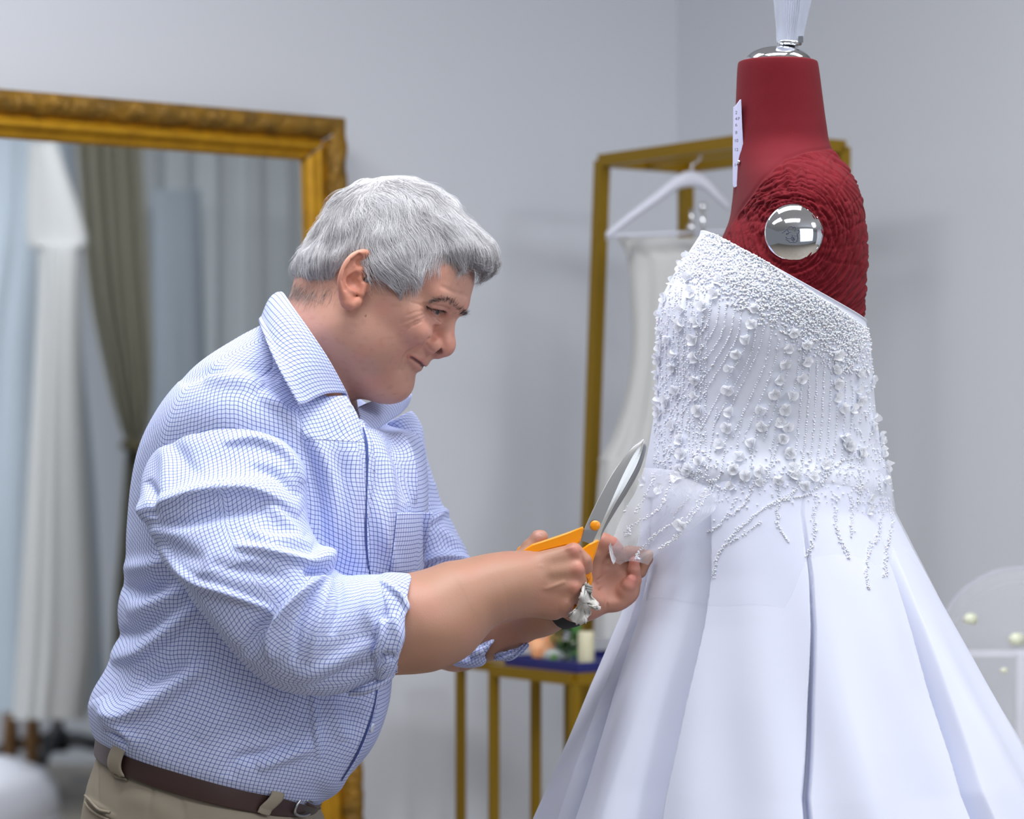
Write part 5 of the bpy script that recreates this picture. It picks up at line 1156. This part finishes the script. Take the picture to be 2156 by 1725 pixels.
ST_S = [([(292, 1078), (360, 1062), (450, 1042), (540, 1040), (632, 1085)], 24, 8, 1), ([(300, 1105), (380, 1100), (470, 1078), (560, 1075)], 14, -5), ([(360, 925), (400, 985), (430, 1000)], 16, -2), ([(345, 940), (352, 990), (345, 1040)], 16, 3), ([(420, 900), (500, 880), (570, 880), (620, 930)], 18, 5), ([(470, 935), (540, 930), (600, 960), (636, 1020)], 15, 5, 1),
        ([(520, 985), (580, 1000), (630, 1050)], 12, -4), ([(330, 1155), (400, 1215), (475, 1243), (573, 1284)], 12, 5, -1), ([(315, 1130), (380, 1165), (430, 1180)], 22, -4), ([(520, 1115), (570, 1140), (620, 1140), (660, 1150)], 14, 5), ([(490, 1150), (560, 1165), (620, 1180), (690, 1195)], 14, 6, 1), ([(440, 1190), (520, 1200), (610, 1215)], 16, -4),
        ([(692, 1208), (640, 1240), (590, 1290), (565, 1345), (570, 1390)], 15, 8, 1), ([(690, 1215), (660, 1260), (630, 1330), (620, 1400)], 9, -4), ([(700, 1215), (685, 1260), (665, 1330), (650, 1400)], 11, 4), ([(660, 1160), (690, 1180), (700, 1198)], 20, 8), ([(640, 1205), (670, 1200), (702, 1204)], 7, -7), ([(705, 1210), (720, 1260), (700, 1340)], 9, -3),
        ([(780, 1220), (775, 1280), (790, 1340)], 16, 3), ([(575, 1300), (540, 1330), (520, 1380)], 18, -5), ([(620, 1430), (700, 1400), (790, 1350)], 16, 4), ([(650, 1455), (720, 1425), (800, 1390)], 10, -3), ([(400, 1240), (470, 1310), (540, 1390)], 18, 3), ([(560, 1060), (600, 1100), (640, 1130)], 12, 4), ([(310, 1010), (330, 1050), (320, 1090)], 10, -4),
        ([(345, 905), (362, 905), (430, 868), (520, 850), (548, 870)], 6, -1.0), ([(275, 1045), (292, 1070), (310, 1100)], 12, 4)]
G = folds(G, ST_S, N, near)
G = G + N * (.0013 * Noise(30, 14, 64)(G) + .0008 * Noise(75, 14, 65)(G))[..., None]
cloth('sleeve', G, M_check, man, int(np.argmin(np.abs(t - np.pi / 2))))
# rolled cuff: outer turn-up with a twist, edge, loose flap below
CF = [(790, 1436, 800, 1216, 2.896, .058), (800, 1442, 806, 1208, 2.896, .0635), (816, 1440, 824, 1206, 2.897, .0655), (832, 1428, 846, 1207, 2.899, .0645), (838, 1416, 862, 1209, 2.90, .062), (836, 1414, 868, 1213, 2.901, .0595), (834, 1410, 866, 1217, 2.902, .0555), (826, 1404, 856, 1222, 2.902, .053), (800, 1404, 830, 1226, 2.90, .052)]
G, K, t = loft(CF, 90, 220, n=2.1, t0=-np.pi, t1=np.pi); N = outward(G); near = sstep(-.3, .2, np.sin(t))[None, :]
G = folds(G, [([(788, 1240), (800, 1270), (812, 1310)], 9, -5), ([(800, 1225), (820, 1240), (850, 1270), (860, 1310)], 10, 4, 1), ([(806, 1300), (800, 1350), (785, 1390)], 8, 4, 1), ([(825, 1290), (835, 1340), (815, 1390)], 12, 3), ([(790, 1400), (815, 1380), (835, 1390)], 8, -4), ([(838, 1230), (850, 1245), (852, 1290)], 6, -2.5)], N, near)
G = G + N * (.0013 * Noise(55, 14, 66)(G))[..., None]
cloth('cuff', G, M_check, man, 110, uvrot=.35)
A = spline([(735, 1452, 2.885), (765, 1446, 2.873), (800, 1432, 2.87), (826, 1414, 2.875), (838, 1400, 2.885)], 30); B = spline([(733, 1467, 2.89), (768, 1464, 2.876), (800, 1450, 2.872), (824, 1432, 2.878), (841, 1408, 2.888)], 30)
G = np.array([[P(*(a * (1 - f) + b * f)) + [0, -.004 * math.sin(math.pi * f), 0] for f in np.linspace(0, 1, 10)] for a, b in zip(A, B)]); cloth('cuff_flap', G, M_check, man, 5, uvrot=.1)
# far sleeve and its turned-up cuff
FS = [(805, 905, 850, 880, 3.20, .03), (800, 905, 868, 866, 3.20, .058), (812, 940, 892, 905, 3.225, .068), (822, 1000, 910, 975, 3.24, .072), (832, 1065, 926, 1050, 3.245, .072), (846, 1130, 958, 1110, 3.245, .07), (862, 1200, 985, 1170, 3.24, .066), (876, 1280, 1003, 1220, 3.225, .062), (900, 1345, 1012, 1262, 3.20, .058), (930, 1382, 1022, 1290, 3.17, .052), (955, 1398, 1034, 1306, 3.14, .047)]
G, K, t = loft(FS, 180, 180, n=2.1, t0=-np.pi, t1=np.pi); N = outward(G)
G = folds(G, [([(880, 1195), (920, 1175), (960, 1178), (996, 1190)], 12, 6, 1), ([(905, 1100), (930, 1080), (945, 1085)], 8, 4), ([(925, 1110), (955, 1140), (980, 1170)], 10, 3), ([(900, 900), (905, 960), (915, 1020)], 10, -3), ([(870, 1220), (910, 1210), (960, 1215)], 12, -5), ([(878, 900), (890, 960), (893, 1040)], 8, 3)], N)
G = G + N * (.0016 * Noise(40, 14, 67)(G))[..., None]
cloth('sleeve', G, M_check, man, 90)
FC = [(938, 1368, 1005, 1285, 3.16, .049), (944, 1388, 1026, 1296, 3.15, .053), (958, 1402, 1042, 1302, 3.135, .054), (985, 1406, 1050, 1306, 3.12, .051), (1008, 1398, 1056, 1312, 3.11, .046), (1010, 1392, 1050, 1316, 3.11, .043), (985, 1390, 1035, 1318, 3.12, .042)]
G, K, t = loft(FC, 70, 160, n=2.1, t0=-np.pi, t1=np.pi); N = outward(G)
G = folds(G, [([(945, 1360), (990, 1372), (1045, 1370)], 8, -4), ([(950, 1390), (1000, 1395), (1050, 1378)], 8, 3)], N); G = G + N * (.0014 * Noise(60, 14, 68)(G))[..., None]
cloth('cuff', G, M_check, man, 80, uvrot=.5)
A = spline([(1040, 1368, 3.085), (1062, 1372, 3.07), (1085, 1366, 3.065), (1105, 1352, 3.07), (1112, 1348, 3.075)], 30); B = spline([(1040, 1392, 3.09), (1062, 1392, 3.075), (1080, 1390, 3.07), (1100, 1375, 3.07), (1114, 1362, 3.08)], 30)
G = np.array([[P(*(a * (1 - f) + b * f)) + [0, -.006 * math.sin(math.pi * f) + .003 * math.sin(12 * f + i * .5), 0] for f in np.linspace(0, 1, 12)] for i, (a, b) in enumerate(zip(A, B))]); cloth('cuff_flap', G, M_check, man, 5, uvrot=.3)
# collar: near leaf with its inner stand, and the far leaf
top = spline([(729, 832, 2.985), (692, 764, 2.958), (652, 703, 2.950), (616, 652, 2.972), (597, 624, 3.03), (592, 624, 3.08), (610, 650, 3.135), (650, 710, 3.16)], 90)
bot = spline([(627, 853, 2.898), (594, 793, 2.900), (568, 738, 2.925), (553, 696, 2.960), (547, 676, 3.03), (552, 680, 3.09), (575, 700, 3.16), (620, 760, 3.20)], 90)
inn = spline([(740, 862, 3.00), (700, 800, 2.985), (662, 740, 2.985), (628, 684, 3.0), (612, 655, 3.05), (612, 655, 3.08), (622, 676, 3.12), (660, 730, 3.145)], 90)
G = []
for a, b, c in zip(top, bot, inn):
    T_, B_, I_ = P(*a), P(*b), P(*c); row = [I_ + (T_ - I_) * f for f in np.linspace(0, 1, 9)[:-1]]
    bul = np.array([-.25, -.6, .5]); bul /= np.linalg.norm(bul)
    row += [T_ + (B_ - T_) * f + bul * (.010 * math.sin(math.pi * min(1, f * 1.15 + .05)) ** .8 * (1 - .5 * f)) for f in np.linspace(0, 1, 28)]; G.append(row)
G = np.array(G); co = cloth('collar', G, M_check, man, 8, .0022)
top = spline([(753, 858, 3.035), (775, 848, 3.075), (805, 838, 3.12), (840, 826, 3.16), (868, 830, 3.18)], 40); bot = spline([(763, 928, 2.985), (790, 908, 3.03), (815, 890, 3.08), (842, 872, 3.13), (858, 856, 3.17)], 40)
G = np.array([[P(*(a * (1 - f) + b * f)) + np.array([.3, -.8, .4]) * .006 * math.sin(math.pi * f) for f in np.linspace(0, 1, 20)] for a, b in zip(top, bot)]); cloth('collar', G, M_check, man, 0, .002, uvrot=.6)
A = spline([(628, 835, 2.945), (665, 836, 2.950), (700, 834, 2.960), (729, 833, 2.975)], 30); G = []
for k, a in enumerate(A):
    u = k / 29; T_ = P(*a); bx, by = 640 + 126 * u, 925 + 8 * u; B_ = on_shirt(bx, by, .0016)[0]; B0 = on_shirt(bx - 4, by - 14, .0020)[0]
    S_ = spline([T_, (T_ + B0) / 2 + [(6 * u) * 3 / FPX, -.003, .001], B0, B_], 22); G.append(S_)
cloth('collar_band', np.array(G), M_check, man, 0, .0014, uvrot=1.2)
# chest pocket, buttons
q0, q1, q2, q3 = (832, 1080), (908, 1079), (884, 1205), (818, 1205); G = []
for f in np.linspace(0, 1, 40):
    row = []
    for u in np.linspace(0, 1, 26):
        a = np.array(q0) * (1 - u) + np.array(q1) * u; b = np.array(q3) * (1 - u) + np.array(q2) * u; c = a * (1 - f) + b * f
        cx_ = min(c[0], 886 - 0 * f); p, n = on_shirt(cx_, c[1], .0022); e = max(0, c[0] - cx_)
        row.append(p + np.array([e * p[1] / FPX, -.004 * math.sin(math.pi * u) * (1 - f) - .0004 * e, 0]))
    G.append(row)
cloth('pocket', np.array(G), M_check, man, 0, .0014)
M_but = mat('shirt_button', lin(206, 214, 232), .3)
def button(px, py, d=None, nv=None):
    p, n = on_shirt(px, py, .001) if d is None else (P(px, py, d), np.array(nv, float)); mb = MB(); mb.lathe(p, [(.0003, .0016), (.0032, .0016), (.0042, .0024), (.0051, .002), (.0052, 0), (.0003, -.0005)], 20, axis=n); mb.build('button', M_but, man, smooth=True)
button(735, 862, 2.958, (.35, -.9, .2)); button(780, 1532)
# ---------------------------------------------------------------- belt, trousers, shoes
M_belt = mat('brown_leather', lin(62, 42, 40), .42, bump=(300, .15, .0006)); M_chino = mat('khaki_twill', lin(150, 141, 126), .85, spec=.2, bump=(900, .12, .0005)); M_steel = mat('dull_buckle', (.42, .42, .42, 1), .25, metal=1)
def ringset(rows, name, m, nv=24, nu=200, n=2.2, fn=None, thick=None, smooth=True):
    G, K, t = loft(rows, nv, nu, n=n, t0=-np.pi, t1=np.pi)
    if fn is not None: G = fn(G, t)
    V, F = gridmesh(G); o = mesh(name, V, F, m, man, smooth)
    if thick: md = o.modifiers.new('thick', 'SOLIDIFY'); md.thickness = thick; md.offset = -1
    return o, G
belt, BG = ringset([(213, 1524, 692, 1652, 3.10, .159), (209, 1532, 691, 1660, 3.10, .165), (204, 1572, 673, 1702, 3.10, .1665), (206, 1578, 668, 1708, 3.10, .161)], 'belt', M_belt, 20, 240)
def trouser_fn(G, t):
    N = outward(G); near = sstep(-.2, .2, np.sin(t))[None, :]
    G = folds(G, [([(328, 1640), (320, 1675), (312, 1725)], 3.5, -1.4), ([(378, 1668), (385, 1705), (392, 1740)], 4, -1.6), ([(208, 1575), (203, 1640), (205, 1700)], 2.5, -1.2), ([(250, 1670), (330, 1695), (380, 1735)], 26, 2.5), ([(420, 1720), (520, 1735), (600, 1760)], 20, 2), ([(180, 1680), (205, 1700), (240, 1725)], 4, 3, 1), ([(430, 1660), (540, 1690), (640, 1715)], 3, -1.2)], N, near)
    return G + N * (.0018 * Noise(22, 12, 70)(G))[..., None]
tr, TG = ringset([(213, 1558, 666, 1688, 3.10, .154), (209, 1572, 668, 1702, 3.10, .157), (200, 1602, 682, 1728, 3.10, .162), (186, 1650, 694, 1770, 3.10, .170), (176, 1720, 700, 1830, 3.10, .176), (172, 1800, 704, 1900, 3.10, .178), (180, 1900, 700, 1960, 3.10, .176), (215, 1990, 690, 2000, 3.10, .17), (240, 2020, 680, 2030, 3.10, .165)], 'trousers', M_chino, 90, 260, fn=trouser_fn)
for s in (-1, 1):
    d0 = 3.10 + s * .088
    ringset([(190, 1900, 690, 1950, d0, .088), (215, 2050, 660, 2060, d0, .088), (240, 2300, 610, 2300, d0, .08), (262, 2600, 560, 2600, d0, .07), (275, 2900, 530, 2900, d0, .062), (280, 3200, 520, 3200, d0 , .06), (283, 3350, 518, 3350, d0, .06)], 'trouser_leg', M_chino, 40, 60, thick=.001)
    c = np.array([P(400, 3000, d0)[0], d0, 0]); mb = MB(); rows = []
    for x, w, h in ((-.10, .028, .05), (-.09, .036, .075), (-.04, .038, .09), (.02, .04, .085), (.08, .044, .06), (.13, .042, .045), (.165, .03, .035), (.175, .012, .02)):
        rows.append([c + [x, w * math.cos(a), max(.002, .012 + h * .5 + h * .5 * math.sin(a))] for a in np.linspace(0, 2 * math.pi, 20, endpoint=False)])
    V, F = gridmesh(np.array(rows), True); mb.add(V, F.tolist() + [list(range(20))[::-1], list(range(140, 160))]); sh = mb.build('shoe', M_belt, man, smooth=True)
    mb = MB(); mb.lathe(c + [.03, 0, 0], [(.001, 0), (.04, 0), (.042, .006), (.04, .014), (.001, .014)], 24); mb.V[-1] = (mb.V[-1] - c) * [3.1, 1, 1] + c - [.055, 0, 0]; mb.build('shoe_sole', M_blk, sh)
BVb = BVHTree.FromPolygons(*[a.tolist() for a in gridmesh(BG)]); BVt = BVHTree.FromPolygons(*[a.tolist() for a in gridmesh(TG)])
def on_bt(px, py, lift):
    dr_ = Vector(P(px, py, 1) - [0, 0, CAMH]).normalized(); c = [h for h in (BVb.ray_cast(camo, dr_), BVt.ray_cast(camo, dr_)) if h[0] is not None]
    l, n, _, _ = min(c, key=lambda h: h[0][1]); n = np.array(n); n = -n if n[1] > 0 else n; return np.array(l) + n * lift
def strip(name, pts, wpx, lift, m, parent=man, th=.0016):
    S = spline(pts, 24); G = []
    for k, (x, y) in enumerate(S):
        f = k / 23; G.append([on_bt(x + e * wpx, y + e * wpx * .28, lift + (.0035 * math.sin(math.pi * min(1, f * 1.3)) if f < .77 else 0) + .0008 * (1 - 4 * e * e)) for e in np.linspace(-.5, .5, 7)])
    V, F = gridmesh(np.array(G)); o = mesh(name, V, F, m, parent); md = o.modifiers.new('thick', 'SOLIDIFY'); md.thickness = th; md.offset = -1; return o
strip('belt_loop', [(264, 1566), (254, 1590), (248, 1618), (258, 1642)], 26, .0018, M_chino); strip('belt_loop', [(582, 1660), (576, 1676), (560, 1696), (552, 1712)], 24, .0018, M_chino)
S = [(640, 1668), (622, 1690), (616, 1703), (618, 1712), (632, 1716), (646, 1712)]
mb = MB(); mb.tube(spline([on_bt(x, y, .0035) for x, y in S], 30), .0017, 8); mb.build('buckle', M_steel, man, smooth=True)
mb = MB(); mb.tube([on_bt(637, 1684, .005), on_bt(641, 1681, .0055), on_bt(652, 1686, .004)], .0012, 8); mb.build('buckle_prong', M_steel, man, smooth=True)
strip('belt_end', [(640, 1690), (655, 1695), (668, 1700)], 4, .003, M_belt)
# back pocket welts
for y0, nm in ((0, 'pocket_welt'), (14, 'pocket_welt')):
    pts = [on_bt(x, y + y0, .0016) for x, y in ((182, 1676), (192, 1690), (210, 1703), (232, 1713))]; mb = MB(); mb.tube(spline(pts, 16), .0016, 6); mb.build(nm, M_chino, man, smooth=True)
# watch strap on the far wrist
M_strap = mat('black_woven_strap', lin(34, 36, 40), .7, bump=(900, .6, .001)); a0, a1 = P(1150, 1284, 3.045), P(1222, 1262, 3.015); ax = (a1 - a0) / np.linalg.norm(a1 - a0); c0 = (a0 + a1) / 2 + ax * .009 - np.array([0, 0, .0015])
mb = MB(); mb.lathe(c0, [(.0240, -.0135), (.0262, -.012), (.0268, 0), (.0262, .012), (.0240, .0135)], 48, axis=ax); o = mb.build('watch_strap', M_strap, man, smooth=True); md = o.modifiers.new('thick', 'SOLIDIFY'); md.thickness = .0015; md.offset = -1

# ---------------------------------------------------------------- scissors in the right hand
M_blade = mat('scissor_steel', (.56, .56, .57, 1), .34, metal=1.0, bump=(700, .04, .0004)); M_bev = mat('ground_steel', (.92, .91, .87, 1), .3, metal=1.0); M_or = mat('orange_plastic', lin(244, 150, 0), .28, coat=.3)
SD = 2.948; Pt = P
sc = thing('scissors', P(1253, 1107, SD), 'orange handled steel tailoring scissors held in the right hand', 'scissors')
def plate_(name, prof, d, th, m, parent=sc, bev=.0006):
    P = lambda x, y, dd: Pt(x, y, dd + max(-10, 1107 - y) * .00052 * .13)
    mb = MB(); n = len(prof); pr = np.array(prof, float); ar_ = np.sum(pr[:, 0] * np.roll(pr[:, 1], -1) - pr[:, 1] * np.roll(pr[:, 0], -1))
    e = np.roll(pr, -1, 0) - pr; e /= np.linalg.norm(e, axis=1, keepdims=True); nn = np.stack([-e[:, 1], e[:, 0]], 1) * np.sign(ar_); mi = nn + np.roll(nn, 1, 0); mi /= np.maximum(np.linalg.norm(mi, axis=1, keepdims=True), .5); ins = pr + mi * (bev / (d / FPX))
    L = [[P(x, y, d) for x, y in ins], [P(x, y, d + bev) for x, y in pr], [P(x, y, d + th - bev) for x, y in pr], [P(x, y, d + th) for x, y in ins]]
    V = np.concatenate(L); F = [list(range(n)), list(range(3 * n, 4 * n))[::-1]]
    for k in range(3): F += [[k * n + i, (k + 1) * n + i, (k + 1) * n + (i + 1) % n, k * n + (i + 1) % n] for i in range(n)]
    mb.add(V, F); return mb.build(name, m, parent)
def blade(Lc, Mc, Rc, dz, ml, mr):
    n = 40; L, M, R = spline(Lc, n), spline(Mc, n), spline(Rc, n); tl = lambda q, o: Pt(q[0], q[1], SD + dz + o + max(-10, 1107 - q[1]) * .00052 * .10)
    G = np.array([[tl(l, .0012), tl(l, .0002), tl(l + (m - l) * .06, -.0001), tl(l + (m - l) * .5, -.0006), tl(m, -.0010), tl(m + (r - m) * .5, -.0002), tl(r, .0008), tl(r, .0014)] for l, m, r in zip(L, M, R)])
    V, F = gridmesh(G, True); F = F.tolist() + [list(range(8))[::-1], list(range(8 * n - 8, 8 * n))]
    o = mesh('blade', V, F, ml, sc, False); o.data.materials.append(mr); o.data.polygons.foreach_set('material_index', np.array([1 if len(f) == 4 and (i % 8) in (4, 5) else 0 for i, f in enumerate(F)], np.int32)); return o
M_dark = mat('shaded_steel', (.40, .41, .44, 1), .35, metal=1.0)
blade([(1221, 1138), (1236, 1100), (1262, 1046), (1292, 993), (1322, 953), (1345, 932), (1356, 924)], [(1246, 1146), (1262, 1112), (1285, 1060), (1309, 1006), (1331, 963), (1348, 937), (1356.4, 924.5)], [(1262, 1140), (1270, 1112), (1294, 1064), (1318, 1022), (1340, 981), (1353, 945), (1357, 925)], 0, M_blade, M_bev)
blade([(1240, 1150), (1262, 1105), (1286, 1062), (1312, 1020), (1338, 976), (1354, 938), (1359, 934)], [(1250, 1150), (1268, 1112), (1292, 1070), (1318, 1030), (1343, 984), (1357, 944), (1359.4, 935)], [(1258, 1150), (1272, 1118), (1297, 1076), (1322, 1036), (1347, 990), (1360, 948), (1359.8, 936)], .0032, M_dark, M_dark)
mb = MB(); mb.lathe(P(1253, 1107, SD), [(.0056, -.0002), (.0058, .0008), (.0052, .0022), (.0036, .0030), (.0015, .0033), (.0002, .0034)], 32, axis=(0, -1, 0)); mb.build('pivot_screw', M_or, sc, smooth=True)
mb = MB(); mb.lathe(P(1253, 1107, SD), [(.0063, .0003), (.0066, -.0002), (.006, -.0006)], 32, axis=(0, -1, 0)); mb.build('pivot_washer', M_blk2, sc, smooth=True)
plate_('handle', [(1227, 1109), (1229, 1114), (1222, 1140), (1216, 1148), (1190, 1150), (1150, 1160), (1120, 1168), (1100, 1160), (1120, 1146), (1160, 1133), (1195, 1121)], SD - .0035, .009, M_or, bev=.0018)
plate_('handle', [(1259, 1137), (1262, 1140), (1256, 1160), (1248, 1184), (1246, 1210), (1238, 1222), (1226, 1210), (1224, 1190), (1226, 1172), (1224, 1156), (1240, 1145)], SD - .0035, .009, M_or, bev=.0018)
mb = MB(); lp = spline([P(x, y, SD + .012) for x, y in ((1114, 1164), (1102, 1156), (1094, 1164), (1100, 1182), (1116, 1192), (1136, 1184), (1130, 1168), (1114, 1164))], 50); mb.tube(lp, .0042, 10); mb.build('handle_loop', M_or, sc, smooth=True)
mb = MB(); lp = spline([P(x, y, SD + .006) for x, y in ((1238, 1205), (1240, 1222), (1232, 1246), (1222, 1268), (1205, 1284), (1180, 1282), (1176, 1255), (1200, 1222), (1225, 1205))], 60); mb.tube(lp, .0040, 10); mb.build('handle_loop', M_or, sc, smooth=True)
# torn white cloth tied to the handle
M_rag = mat('torn_cotton', lin(198, 196, 192), .95, bump=(300, .4, .001))
rag = thing('torn_cloth', P(1235, 1240, SD), 'torn white cloth strip tied round the lower scissors handle', 'cloth scrap')
prof = [(1228, 1236), (1236, 1226), (1243, 1232), (1246, 1250), (1256, 1266), (1266, 1282), (1260, 1283), (1248, 1274), (1243, 1276), (1245, 1290), (1236, 1302), (1234, 1310), (1222, 1316), (1210, 1312), (1197, 1300), (1206, 1290), (1216, 1276), (1222, 1258)]
c = np.array((1226, 1268)); rn = Noise(.17, 10, 80); rings = []; JT = np.random.default_rng(9).normal(size=(89, 2)) * 1.3
for f in (1.0, .92, .8, .65, .5, .33, .17, .02):
    S = spline(np.array(prof + prof[:1], float), 90)[:-1] + JT; r = []
    for x, y in c + (S - c) * f:
        r.append(P(x, y, SD - .012 + .011 * float(rn(np.array([[x * 1.6, y * .7, 0]]))[0]) * min(1, (1 - f) * 5 + .3)))
    rings.append(r)
G = np.array(rings); V, F = gridmesh(G, True); F = F.tolist() + [list(range(7 * 89, 8 * 89))]; o = mesh('cloth_strip', V, F, M_rag, rag); md = o.modifiers.new('thick', 'SOLIDIFY'); md.thickness = .0012
mb = MB(); 
for k in range(3):
    a, b = P(1230, 1230 + 5 * k, SD - .008), P(1244, 1236 + 5 * k, SD - .009); mb.tube(spline([a + [0, .006, 0], a + [0, -.001, 0], (a + b) / 2 + [0, -.005, 0], b + [0, -.001, 0], b + [0, .006, 0]], 14), .0016, 8)
mb.build('knot', mat('grey_twine', lin(150, 150, 146), .9), rag, smooth=True)
